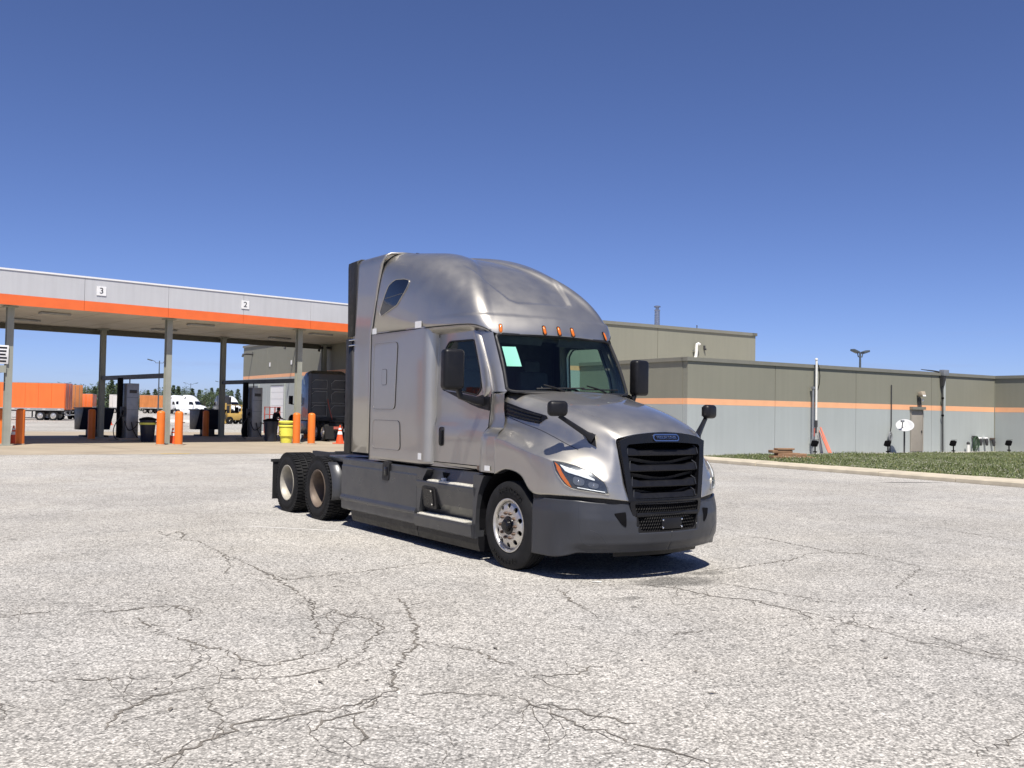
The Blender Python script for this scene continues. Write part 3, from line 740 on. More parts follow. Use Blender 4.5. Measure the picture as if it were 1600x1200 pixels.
# side extenders behind the sleeper
for s in (-1, 1):
    prof = []
    def ex_pt(x, q):    # q 0..1 from the foot up the wall and over the roof edge
        pass
    rows = []
    for x, zt in zip(np.linspace(0, 1, 10), np.linspace(0, 1, 10)):
        row = []
        for (y, z) in [(1.2, 1.15), (1.2, 2.0), (1.2, 2.86), (1.2, 3.3), (1.2, 3.7), (1.2, 3.88), (1.196, 3.95), (1.175, 4.0), (1.12, 4.03), (.95, 4.05), (.7, 4.06)]:
            xf = -3.605 if z < 2.88 else float(np.interp(z, [2.88, 3.2, 3.6, 3.9, 4.06], [-3.585, -3.50, -3.385, -3.27, -3.16]))
            xb = -4.20 if z < 2.88 else -4.16 + .05 * _sst(2.9, 4, z)
            row.append((xf + (xb - xf) * x, s * y, z + (.03 - .05 * x if z > 3.95 else 0) * 0 - (.03 * x if z > 3.7 else 0) * 0))
        rows.append(row)
    mb = MB(); mb.grid(rows); ext = mb.build('side_extender', 'silver', truck, smooth=True, angle=40)
    md = ext.modifiers.new('thickness', 'SOLIDIFY'); md.thickness = .02; md.offset = 0
    rows = []
    for x in np.linspace(0, 1, 4):
        row = []
        for (y, z) in [(1.203, 1.12), (1.203, 2.0), (1.203, 2.862)]: row.append((-4.19 - .30 * x, s * (y - .03 * x), z))
        rows.append(row)
    mb = MB(); mb.grid(rows)
    rows = []
    for x in np.linspace(0, 1, 4):
        row = []
        for (y, z) in [(1.203, 2.885), (1.203, 3.62), (1.203, 3.95), (1.20, 4.01), (1.15, 4.035), (.95, 4.05), (.7, 4.06)]: row.append((float(np.interp(z, [2.88, 4], [-4.15, -4.10])) - float(np.interp(z, [2.88, 4.04], [.29, .38])) * x, s * (y - .03 * x), z))
        rows.append(row)
    mb.grid(rows); ed = mb.build('rubber_edge', 'soft_black', ext, smooth=True); md = ed.modifiers.new('thickness', 'SOLIDIFY'); md.thickness = .03; md.offset = 0
    tubeobj('extender_seam', [(-3.6, s * 1.203, 2.875), (-4.17, s * 1.203, 2.875)], .008, 'seam', ext)
    mb = MB(); mb.box((-4.27, s * 1.215, 2.79), (.10, .03, .13)); hg = mb.build('latch', 'chassis', ext, bevel=.006)
    for z in (2.75, 2.83): 
        mb = MB(); mb.cyl((-4.30, s * 1.225, z), (-4.10, s * 1.225, z), .012, seg=8); mb.build('latch_rod', 'chrome', hg, smooth=True)

for s in (-1, 1):
    A = [cap_S(0, q) * (1, s, 1) for q in np.linspace(0, 1, 60)]
    mb = MB(); mb.strip([tuple(p * (1, .992, 1) + np.array((.01, 0, -.012))) for p in A], [tuple(p * (1, .99, 1) + np.array((-.16, 0, -.014))) for p in A]); mb.build('rear_seal', 'soft_black', roof, smooth=True)
# roof ridge strip closing the gap behind the fairing
mb = MB(); mb.grid([[(-3.20, y, 4.045 - .02 * abs(y)), (-3.02, y, 4.058 - .01 * abs(y))] for y in np.linspace(-.8, .8, 9)]); mb.build('roof_gap_seal', 'soft_black', roof)

# side skirts with steps
def profile(prof, x0, x1, s, name, m, parent, xe=0.0, cap=True):
    mb = MB(); A = [(x0, s * y, z) for y, z in prof]; B = [(x1, s * y, z) for y, z in prof]; mb.strip(A, B)
    if cap:
        for row in (A, B):
            k = [(p[0], s * .9, p[2]) for p in row]; mb.strip(row, k)
    return mb.build(name, m, parent)
for s in (-1, 1):
    skirt = thing('side_skirt', None, None); skirt.parent = truck
    profile([(1.06, 1.045), (1.20, 1.035), (1.212, 1.02), (1.212, .945), (1.228, .925), (1.228, .50), (1.252, .455), (1.252, .43), (1.228, .405), (1.222, .29), (1.19, .27)], -4.46, -2.115, s, 'skirt_panel', 'skirt', skirt)
    profile([(1.19, .285), (1.185, .20), (1.16, .115), (1.10, .11)], -4.18, -2.14, s, 'lower_flap', 'black_plastic', skirt)
    profile([(1.19, .29), (1.19, .20), (1.165, .115), (1.10, .11)], -2.12, -.64, s, 'lower_flap', 'black_plastic', skirt)
    profile([(1.08, 1.045), (1.105, 1.04), (1.13, .89), (1.135, .878)], -2.105, -.70, s, 'upper_panel', 'skirt', skirt)
    profile([(1.235, .872), (1.24, .855), (1.235, .80), (1.185, .60), (1.10, .45)], -2.105, -.70, s, 'step_riser', 'skirt', skirt)
    profile([(1.03, .433), (1.262, .43), (1.265, .40), (1.25, .28), (1.22, .262)], -2.105, -.70, s, 'lower_step_box', 'skirt', skirt)
    # front end piece hugging the wheel arch
    P = [(-.73, 1.03), (-.50, 1.025), (-.56, .93), (-.62, .80), (-.655, .62), (-.665, .45), (-.655, .27), (-.73, .27)]
    mb = MB(); sheet(mb, P, lambda x, z, d: (x, s * (1.222 - d), z), step=.15, depth=.12); mb.build('arch_panel', 'skirt', skirt)
    P = [(-2.115, 1.03), (-1.84, 1.02), (-1.95, .9), (-2.04, .45), (-2.115, .44)]
    mb = MB(); sheet(mb, P, lambda x, z, d: (x, s * (1.226 - d), z), step=.2, depth=.1); mb.build('step_end_panel', 'skirt', skirt)
    for (x0, x1, z, y0, y1) in ((-1.83, -.74, .880, 1.12, 1.234), (-2.03, -.86, .440, 1.085, 1.258)):
        mb = MB(); mb.box(((x0 + x1) / 2, s * (y0 + y1) / 2, z), (x1 - x0, y1 - y0, .012))
        st = mb.build('step', 'tread_plate', skirt)
        mb = MB(); n = int((x1 - x0) / .036)
        for k in range(n):
            for q in range(6):
                x = x0 + .02 + k * .036; y = y0 + .02 + q * (y1 - y0 - .02) / 6
                mb.box((x + (.012 if q % 2 else 0), s * y, z + .010), (.024, .010, .012), rz=.6 if q % 2 else -.6)
        tr = mb.build('tread_pattern', 'tread_plate', st); tr['kind'] = 'stuff'
    # latch, marker and the black pocket in the step riser
    mb = MB(); sheet(mb, rpoly([(-3.10, .80), (-2.90, .80), (-2.88, 1.06), (-3.08, 1.06)], .04), lambda x, z, d: (x, s * (1.238 - d), z), step=.2, depth=.05); lt = mb.build('skirt_latch', 'black_plastic', skirt)
    mb = MB(); mb.box((-2.98, s * 1.24, .93), (.08, .02, .12)); mb.build('latch_hook', 'black_gloss', lt, bevel=.006)
    mb = MB(); sheet(mb, rpoly([(-1.93, .54), (-1.60, .52), (-1.60, .80), (-1.93, .81)], .04), lambda x, z, d: (x, s * (1.195 + (z - .47) * .129 + .012 - d), z), step=.2, depth=.16); pk = mb.build('vent_cover', 'black_plastic', skirt)
    mb = MB(); sheet(mb, rpoly([(-1.88, .565), (-1.66, .555), (-1.66, .775), (-1.88, .78)], .03), lambda x, z, d: (x, s * (1.195 + (z - .47) * .129 + .022 - d), z), step=.2, depth=.012); mb.build('vent_lid', 'black_gloss', pk)
    for z in (.58, .75):
        mb = MB(); mb.ball((-1.69, s * (1.195 + (z - .47) * .129 + .024), z), .011, 8, 6); mb.build('screw', 'alloy', pk, smooth=True)
    mb = MB(); mb.prism([(-1.62, 1.0), (-1.46, .995), (-1.545, .91)], lambda x, z: (x, s * (1.105 + (1.04 - z) * .17), z), lambda x, z: (x, s * (1.12 + (1.04 - z) * .17), z)); mb.build('drain_notch', 'void', skirt)
    mb = MB(); mb.box((-1.54, s * 1.15, .905), (.06, .05, .05)); mb.build('drain_spout', 'white_sticker', skirt, bevel=.008)
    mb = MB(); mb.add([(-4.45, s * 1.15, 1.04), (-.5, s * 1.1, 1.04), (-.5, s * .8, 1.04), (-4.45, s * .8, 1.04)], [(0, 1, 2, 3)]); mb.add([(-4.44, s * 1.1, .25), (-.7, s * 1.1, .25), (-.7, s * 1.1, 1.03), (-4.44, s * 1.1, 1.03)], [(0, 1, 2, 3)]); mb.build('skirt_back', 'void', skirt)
    # rust at the rear foot of the cowl
    mb = MB(); mb.box((-.80, s * 1.088, 1.10), (.10, .012, .05)); mb.build('rust_patch', 'lug', cab)

# mirrors
def bar(pts, w, h, name, m, parent, bev=.008):
    mb = MB(); P = [Vector(p) for p in pts]
    rows = []
    for i, p in enumerate(P):
        d = (P[min(i + 1, len(P) - 1)] - P[max(i - 1, 0)]).normalized(); x = d.cross(Vector((0, 0, 1))).normalized(); z = x.cross(d)
        ww = w[i] if isinstance(w, (list, tuple)) else w; hh = h[i] if isinstance(h, (list, tuple)) else h
        rows.append([p + x * ww + z * hh, p - x * ww + z * hh, p - x * ww - z * hh, p + x * ww - z * hh])
    mb.grid(rows, wrap=True); mb.add(rows[0], [(0, 1, 2, 3)]); mb.add(rows[-1], [(3, 2, 1, 0)])
    return mb.build(name, m, parent, bevel=bev)
def rbox(c, d, name, m, parent, r=.04, rz=0, seg=4, taper=1.0):
    mb = MB(); mb.box((0, 0, 0), d); o = mb.build(name, m, parent, bevel=r, bseg=seg, angle=60); o.location = c; o.rotation_euler = (0, 0, rz); return o
for s in (-1, 1):
    hm = rbox((.83, s * 1.16, 1.835), (.11, .225, .168), 'hood_mirror', 'black_plastic', truck, .048, s * .25)
    mb = MB(); mb.add([(-.0565, -.085, -.055), (-.0565, .085, -.055), (-.0565, .085, .055), (-.0565, -.085, .055)], [(0, 1, 2, 3)]); mb.build('mirror_glass', 'chrome', hm)
    A = Vector((.81, s * 1.12, 1.755)); Bq = Vector((.98, s * .79, 1.52))
    ar = bar([A, A.lerp(Bq, .45), A.lerp(Bq, .8), Bq], [.02, .024, .03, .045], [.022, .026, .03, .05], 'mirror_arm', 'black_plastic', truck)
    mb = MB(); sheet(mb, [(4.42, 3.95), (4.95, 3.7), (5.12, 3.85), (5.25, 4.42), (4.85, 4.42)], s_fmap(hood_S, s, .02), step=.15, depth=.03); mb.build('mirror_foot', 'black_plastic', ar, smooth=True)
    sm = rbox((-.80, s * 1.50, 2.285), (.16, .27, .49), 'side_mirror', 'black_plastic', truck, .05, s * .12)
    mb = MB(); mb.add([(-.0815, -.10, -.21), (-.0815, .10, -.21), (-.0815, .10, .21), (-.0815, -.10, .21)], [(0, 1, 2, 3)]); mb.build('mirror_glass', 'chrome', sm)
    bar([(-.80, s * 1.42, 2.06), (-.80, s * 1.38, 1.96), (-.80, s * 1.2, 1.92), (-.80, s * 1.06, 1.90)], [.03, .035, .04, .06], [.025, .03, .035, .05], 'mirror_bracket', 'black_plastic', truck)

# wheels
def tyre_prof(r, w, groove=True, rim=.292):
    o = []
    o += [(rim, -w * .40), (rim + .03, -w * .47), (rim + .10, -w * .5), (r - .10, -w * .495), (r - .04, -w * .46), (r - .008, -w * .40)]
    if groove:
        for k in (-.28, -.1, .1, .28):
            c = k * w * 1.0
            o += [(r, c - .010), (r - .012, c - .007), (r - .012, c + .007), (r, c + .010)]
    else: o += [(r - .0, -w * .36), (r, w * .36)]
    o += [(r - .008, w * .40), (r - .04, w * .46), (r - .10, w * .495), (rim + .10, w * .5), (rim + .03, w * .47), (rim, w * .40)]
    return o
def front_disc(s, parent):
    holes = []
    for k in range(10):
        a = 2 * math.pi * (k + .5) / 10
        holes.append([(.222 * math.cos(a) + .031 * math.cos(b), .222 * math.sin(a) + .031 * math.sin(b)) for b in np.linspace(0, 2 * math.pi, 12, endpoint=False)])
    outer = [(.272 * math.cos(a), .272 * math.sin(a)) for a in np.linspace(0, 2 * math.pi, 60, endpoint=False)]
    def fm(x, z, d):
        r = math.hypot(x, z); y = float(np.interp(r, [0, .165, .185, .235, .26, .272], [-.004, -.004, 0.0, -.016, -.03, -.045]))
        return (x, -s * 0 + y - d, z)
    mb = MB(); sheet(mb, outer, fm, holes=holes, step=.032, depth=.018)
    return mb
wheel_i = 0
def wheel(x, s, kind):
    r = .505
    w = .285 if kind == 'front' else .44
    yo = 1.215
    wt = thing('front_wheel' if kind == 'front' else 'rear_wheel', None, None, (x, s * (yo - w / 2), .497), 0 if s > 0 else math.pi); wt.parent = truck
    # built with the outer face towards +y
    mb = MB(); mb.lathe(tyre_prof(r, w, kind == 'front'), 64)
    if kind != 'front':
        for k in range(54):
            a = 2 * math.pi * k / 54
            for q, yy in enumerate((-.165, -.06, .06, .165)):
                aa = a + (.055 if q % 2 else 0)
                c = (math.cos(aa) * (r + .004), yy, math.sin(aa) * (r + .004))
                mb.box(c, (.026, .088, .036), ry=-aa)
        for k in range(54):
            a = 2 * math.pi * k / 54
            for sg in (-1, 1): mb.box((math.cos(a) * (r - .03), sg * w * .455, math.sin(a) * (r - .03)), (.05, .018, .034), ry=-a)
    ty = mb.build('tyre', 'rubber', wt, smooth=True, angle=30)
    if kind == 'front':
        for txt, a0 in (('GOODYEAR', -98), ('GOODYEAR', 82)):
            for i, ch in enumerate(txt):
                a = R(a0 + (i - 3.5) * 8.6)
                key = 'tyre_letter_' + ch
                me = bpy.data.meshes.get(key) or text_mesh(ch, .088, .003, key, 'rubber_mark')
                lo = bpy.data.objects.new('tyre_letter', me); link(lo, ty)
                # letters stand on the side wall, tops pointing outwards, read from outside
                lo.matrix_local = Matrix.Translation((-math.cos(a) * .405, w * .5 + .002, math.sin(a) * .405)) @ Matrix(((-1, 0, 0, 0), (0, 0, 1, 0), (0, 1, 0, 0), (0, 0, 0, 1))) @ Matrix.Rotation(a - math.pi / 2, 4, 'Z')
        mb = MB(); mb.lathe([(.296, w * .30), (.306, w * .44), (.306, w * .47), (.296, w * .475), (.282, w * .44), (.276, w * .38), (.272, w * .2), (.25, -w * .3)], 60); rim = mb.build('rim', 'alloy', wt, smooth=True, angle=40)
        dmb = front_disc(s, wt); dsc = dmb.build('wheel_disc', 'alloy', wt, smooth=True, angle=45); dsc.location = (0, w * .47, 0)
        mb = MB(); mb.lathe([(0, w * .47 + .062), (.05, w * .47 + .06), (.066, w * .47 + .045), (.07, w * .47 + .01), (.098, w * .47 + .008), (.108, w * .47 - .005), (.11, w * .47 - .03)], 28); mb.build('hub', 'black_gloss', wt, smooth=True, angle=40)
        lm = bpy.data.meshes.get('lug_nut_mesh')
        for k in range(10):
            a = 2 * math.pi * k / 10
            if lm is None:
                b = MB(); b.cyl((0, 0, 0), (0, .022, 0), .021, .019, 6); b.cyl((0, .022, 0), (0, .034, 0), .013, .011, 8); lm = b.mesh('lug_nut_mesh', 'lug')
            obj('lug_nut', lm, wt, (math.cos(a) * .143, w * .47 - .006, math.sin(a) * .143))
        mb = MB(); mb.lathe([(.26, -.12), (.05, -.13), (0, -.13)], 24); mb.build('brake_drum', 'void', wt)
    else:
        mm = 'alloy_dull' if (s < 0 and x > -6) else 'alloy_barrel'
        mb = MB(); mb.lathe([(.292, w * .40), (.306, w * .45), (.306, w * .475), (.296, w * .48), (.284, w * .45), (.272, w * .40), (.268, w * .2), (.262, -w * .1), (.258, -w * .38)], 60); mb.build('rim', mm, wt, smooth=True, angle=40)
        mb = MB(); mb.lathe([(.26, -w * .36), (.19, -w * .33), (.16, -w * .30), (.12, -w * .30), (.11, -w * .1), (.10, -w * .02), (.06, 0), (0, 0)], 40); mb.build('hub', 'void', wt, smooth=True, angle=40)
        lm = bpy.data.meshes['lug_nut_mesh']
        for k in range(10):
            a = 2 * math.pi * k / 10; obj('lug_nut', lm, wt, (math.cos(a) * .143, -w * .31, math.sin(a) * .143))
    return wt
L1 = 5.438
for s in (-1, 1): wheel(0, s, 'front')
for x in (-L1, -L1 - 1.32):
    for s in (-1, 1): wheel(x, s, 'rear')

# chassis
for s in (-1, 1):
    mb = MB(); mb.box((-3.3, s * .43, .88), (8.2, .09, .27)); mb.build('frame_rail', 'chassis', truck, bevel=.01)
    mb = MB(); mb.box((-4.95, s * .83, 1.0), (.74, .46, .09)); mb.build('deck_box', 'skirt', truck, bevel=.012)
    # quarter fender ahead of the first drive tyre
    rows = []
    for a in np.linspace(R(-14), R(48), 10):
        rows.append([(-L1 + .575 * math.cos(a), s * y, .50 + .575 * math.sin(a)) for y in (1.2, .78)])
    mb = MB(); mb.grid(rows); qf = mb.build('quarter_fender', 'skirt', truck, smooth=True); md = qf.modifiers.new('thickness', 'SOLIDIFY'); md.thickness = .025
    mb = MB(); mb.box((-7.36, s * .98, .50), (.02, .50, .66)); mf = mb.build('mud_flap', 'soft_black', truck)
    mb = MB(); mb.box((-7.36, s * .93, .85), (.06, .66, .05)); mb.build('flap_hanger', 'chassis', mf)
    for x in (-L1, -L1 - 1.32, 0):
        pass
    # inner wheel well of the front axle
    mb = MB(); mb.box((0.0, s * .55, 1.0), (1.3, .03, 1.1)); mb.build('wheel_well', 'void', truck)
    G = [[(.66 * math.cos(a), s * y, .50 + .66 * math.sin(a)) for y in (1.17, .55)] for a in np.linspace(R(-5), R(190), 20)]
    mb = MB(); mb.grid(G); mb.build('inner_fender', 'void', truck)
for x in (0, -L1, -L1 - 1.32):
    mb = MB(); mb.cyl((x, -.95, .5), (x, .95, .5), .085, seg=12); mb.build('axle', 'chassis', truck, smooth=True)
for x in (-7.3, -6.1, -4.6, 1.0):
    mb = MB(); mb.box((x, 0, .88), (.12, .8, .22)); mb.build('crossmember', 'chassis', truck)
mb = MB(); sheet(mb, rpoly([(-6.55, -.48), (-5.65, -.48), (-5.65, .48), (-6.55, .48)], .2), lambda x, y, d: (x, y, 1.055 - d + (x + 6.1) * .03), holes=[[(-6.56 + .01, -.05), (-6.1, -.05), (-6.1, .05), (-6.55, .05)]], step=.15, depth=.06, back=True); mb.build('fifth_wheel', 'chassis', truck)
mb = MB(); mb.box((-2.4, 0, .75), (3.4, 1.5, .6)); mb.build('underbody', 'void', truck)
mb = MB(); mb.box((.35, 0, .85), (1.3, 1.0, .7)); mb.build('engine_block', 'void', truck)

# cab interior
mb = MB()
G = [[(x, y, z) for (x, z) in ((-.42, 1.2), (-.92, 1.3), (-1.0, 1.8), (-.95, 1.93), (-.55, 2.0), (-.25, 2.0))] for y in np.linspace(-.95, .95, 6)]
mb.grid(G); dash = mb.build('dashboard', 'interior', truck, smooth=True, angle=40)
mb = MB(); mb.box((-.9, .48, 1.96), (.16, .5, .10)); mb.build('gauge_hood', 'interior', dash, bevel=.03)
mb = MB(); c = Vector((-1.12, .48, 1.92)); ax = Vector((-.8, 0, .6)); e1 = Vector((0, 1, 0)); e2 = ax.cross(e1)
mb.tube([c + (e1 * math.cos(a) + e2 * math.sin(a)) * .225 for a in np.linspace(0, 2 * math.pi, 29)], .016, 8, cap=False)
for a in (0, 2.1, 4.2): mb.tube([c, c + (e1 * math.cos(a) + e2 * math.sin(a)) * .22], .014, 6)
mb.tube([c, (-.9, .48, 1.7)], .03, 8); mb.build('steering_wheel', 'black_plastic', truck, smooth=True)
for y in (-.5, .48):
    mb = MB(); mb.box((-1.62, y, 1.58), (.5, .5, .16)); mb.box((-1.88, y, 1.98), (.16, .5, .75), ry=-.15); mb.box((-1.94, y, 2.42), (.1, .28, .2)); mb.build('seat', 'interior', truck, bevel=.05)
mb = MB(); mb.box((-2.3, 0, 2.0), (.04, 2.3, 1.9)); mb.build('sleeper_curtain', 'interior', truck)
mb = MB(); mb.grid([[(x, y, z) for (x, z) in ((-.80, 2.80), (-1.1, 2.74), (-1.9, 2.78))] for y in np.linspace(-.98, .98, 4)]); mb.build('headliner', 'interior', truck)
for y in (-.5, .5):
    mb = MB(); mb.box((-.86, y, 2.70), (.02, .75, .12), ry=.5); mb.build('sun_visor', 'interior', truck, bevel=.008)

# the sheet of paper taped inside the windscreen (a thing of its own)
TM = Matrix.Translation((0.974, 11.447, 0)) @ Matrix.Rotation(R(YAW - 90), 4, 'Z')
def t2w(p): return TM @ Vector(tuple(p))
paper = thing('paper_sheet', 'mint green sheet of paper stuck inside the corner of the truck windshield', 'paper', t2w((-.5, -.74, 2.33)))
mb = MB()
G = [[tuple(t2w(ws(t, q) + np.array((-.012 - .02 * math.sin(math.pi * (t - .03) / .1) * (1 - (q - .42) / .36), 0, 0)))) for t in np.linspace(.032, .128, 8)] for q in np.linspace(.44, .78, 8)]
mb.grid([[Vector(p) - paper.location for p in r] for r in G]); mb.build('sheet', 'paper', paper, smooth=True)
# ------------------------------------------------------------------ ground
def ground_mat():
    m, t, b = nmat('aged_pale_asphalt'); N = t.nodes.new; L = t.links.new
    tc = N('ShaderNodeTexCoord')
    def noise(sc, det=6, ro=.55, dist=0.0):
        n = N('ShaderNodeTexNoise'); n.inputs['Scale'].default_value = sc; n.inputs['Detail'].default_value = det; n.inputs['Roughness'].default_value = ro; n.inputs['Distortion'].default_value = dist
        L(tc.outputs['Object'], n.inputs['Vector']); return n.outputs['Fac']
    def mr(x, a, b_, c, d, cl=True):
        n = N('ShaderNodeMapRange'); n.clamp = cl
        for i, q in enumerate((a, b_, c, d)): n.inputs[i + 1].default_value = q
        L(x, n.inputs[0]); return n.outputs[0]
    def mth(op, x, y):
        n = N('ShaderNodeMath'); n.operation = op
        for i, q in enumerate((x, y)):
            if isinstance(q, float): n.inputs[i].default_value = q
            else: L(q, n.inputs[i])
        return n.outputs[0]
    # stones: voronoi cells of two sizes with random brightness, pitted between
    v1 = N('ShaderNodeTexVoronoi'); v1.inputs['Scale'].default_value = 62; L(tc.outputs['Object'], v1.inputs['Vector'])
    v2 = N('ShaderNodeTexVoronoi'); v2.inputs['Scale'].default_value = 150; L(tc.outputs['Object'], v2.inputs['Vector'])
    sep = N('ShaderNodeSeparateColor'); L(v1.outputs['Color'], sep.inputs[0])
    sep2 = N('ShaderNodeSeparateColor'); L(v2.outputs['Color'], sep2.inputs[0])
    stone = mr(sep.outputs[0], 0, 1, .60, 1.46); grit = mr(sep2.outputs[1], 0, 1, .86, 1.14)
    pit = mr(v1.outputs['Distance'], .30, .75, 1.0, .62)
    dark = mr(sep.outputs[1], .0, .20, .40, 1.0)
    big = mr(noise(.11, 5, .6, .6), .32, .68, .84, 1.10); mid = mr(noise(.9, 7, .62, .3), .3, .7, .88, 1.09); small = mr(noise(7, 6, .65), .25, .75, .86, 1.12)
    f = mth('MULTIPLY', mth('MULTIPLY', stone, grit), mth('MULTIPLY', pit, dark)); f = mth('MULTIPLY', f, mth('MULTIPLY', big, mth('MULTIPLY', mid, small))); f = mth('MULTIPLY', f, 1.08)
    # hairline crazing
    vd = N('ShaderNodeTexVoronoi'); vd.feature = 'DISTANCE_TO_EDGE'; vd.inputs['Scale'].default_value = .75
    nz = N('ShaderNodeTexNoise'); nz.inputs['Scale'].default_value = 1.7; nz.inputs['Detail'].default_value = 8; nz.inputs['Roughness'].default_value = .65; L(tc.outputs['Object'], nz.inputs['Vector'])
    wob = N('ShaderNodeVectorMath'); wob.operation = 'MULTIPLY_ADD'; L(nz.outputs['Color'], wob.inputs[0]); wob.inputs[1].default_value = (1.1, 1.1, 1.1); L(tc.outputs['Object'], wob.inputs[2]); L(wob.outputs[0], vd.inputs['Vector'])
    line = mr(vd.outputs['Distance'], .002, .011, .62, 1.0); gate = mr(noise(.28, 4), .50, .60, 0, 1)
    mx = N('ShaderNodeMix'); mx.data_type = 'FLOAT'; L(gate, mx.inputs[0]); mx.inputs[2].default_value = 1.0; L(line, mx.inputs[3])
    f = mth('MULTIPLY', f, mx.outputs[0])
    for (sc, amp, w, thr, gsc, off) in ((1.9, .55, .013, .50, .17, 3.3), (.33, 1.9, .0042, .44, .12, 9.1)):
        ve = N('ShaderNodeTexVoronoi'); ve.feature = 'DISTANCE_TO_EDGE'; ve.inputs['Scale'].default_value = sc
        wb = N('ShaderNodeVectorMath'); wb.operation = 'MULTIPLY_ADD'; L(nz.outputs['Color'], wb.inputs[0]); wb.inputs[1].default_value = (amp, amp, amp); L(tc.outputs['Object'], wb.inputs[2]); L(wb.outputs[0], ve.inputs['Vector'])
        ln_ = mr(ve.outputs['Distance'], w * .2, w, .58, 1.0)
        gt = N('ShaderNodeTexNoise'); gt.inputs['Scale'].default_value = gsc; gt.inputs['Detail'].default_value = 5; mpg = N('ShaderNodeMapping'); mpg.inputs['Location'].default_value = (off, off * 2, 0); L(tc.outputs['Object'], mpg.inputs[0]); L(mpg.outputs[0], gt.inputs['Vector'])
        mq = N('ShaderNodeMix'); mq.data_type = 'FLOAT'; L(mr(gt.outputs['Fac'], thr, thr + .09, 0, 1), mq.inputs[0]); mq.inputs[2].default_value = 1.0; L(ln_, mq.inputs[3]); f = mth('MULTIPLY', f, mq.outputs[0])
    # oil and water stains with a shape of their own
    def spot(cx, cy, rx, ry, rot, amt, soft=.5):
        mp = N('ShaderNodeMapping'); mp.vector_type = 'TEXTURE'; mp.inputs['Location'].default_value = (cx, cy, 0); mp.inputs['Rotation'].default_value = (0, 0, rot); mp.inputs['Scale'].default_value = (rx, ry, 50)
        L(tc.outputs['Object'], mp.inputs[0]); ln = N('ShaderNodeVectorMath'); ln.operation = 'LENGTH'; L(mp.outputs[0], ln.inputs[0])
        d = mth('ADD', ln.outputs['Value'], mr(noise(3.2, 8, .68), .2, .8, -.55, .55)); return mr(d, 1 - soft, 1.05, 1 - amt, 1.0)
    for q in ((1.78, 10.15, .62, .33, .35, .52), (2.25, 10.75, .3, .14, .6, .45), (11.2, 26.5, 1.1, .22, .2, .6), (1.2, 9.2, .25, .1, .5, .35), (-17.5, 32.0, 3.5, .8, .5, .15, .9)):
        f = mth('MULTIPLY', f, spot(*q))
    hue = N('ShaderNodeMix'); hue.data_type = 'RGBA'; L(mr(noise(.35, 5), .35, .65, 0, 1), hue.inputs[0]); hue.inputs[6].default_value = (.450, .428, .388, 1); hue.inputs[7].default_value = (.435, .420, .392, 1)
    vm = N('ShaderNodeVectorMath'); vm.operation = 'SCALE'; L(hue.outputs[2], vm.inputs[0]); L(f, vm.inputs['Scale']); L(vm.outputs[0], b.inputs['Base Color'])
    b.inputs['Roughness'].default_value = .9; b.inputs['Specular IOR Level'].default_value = .25
    bp = N('ShaderNodeBump'); bp.inputs['Strength'].default_value = .55; bp.inputs['Distance'].default_value = .006
    hgt = mth('ADD', mth('MULTIPLY', stone, .6), mth('MULTIPLY', pit, 1.2)); L(hgt, bp.inputs['Height']); L(bp.outputs[0], b.inputs['Normal'])
    return m
M['asphalt'] = ground_mat()
mb = MB(); mb.add([(-2500, -60, 0), (2500, -60, 0), (2500, 4000, 0), (-2500, 4000, 0)], [(0, 1, 2, 3)])
tag(mb.build('ground', 'asphalt'), kind='structure')
M['pad'] = mat('tan_concrete', (.335, .285, .215), .85, 0, 0, .16, .5, .1, 60)
M['pad_edge'] = mat('pale_concrete', (.43, .39, .33), .85, 0, 0, .14, 1.0, .1, 60)
M['crack'] = mat('dirt_in_cracks', (.15, .135, .115), .95, 0, 0, .45, 8.0)
M['yellow_paint'] = mat('worn_yellow_paint', (.55, .38, .08), .8, 0, 0, .3, 8.0)
M['white_paint'] = mat('worn_white_paint', (.66, .65, .62), .8, 0, 0, .2, 4.0)

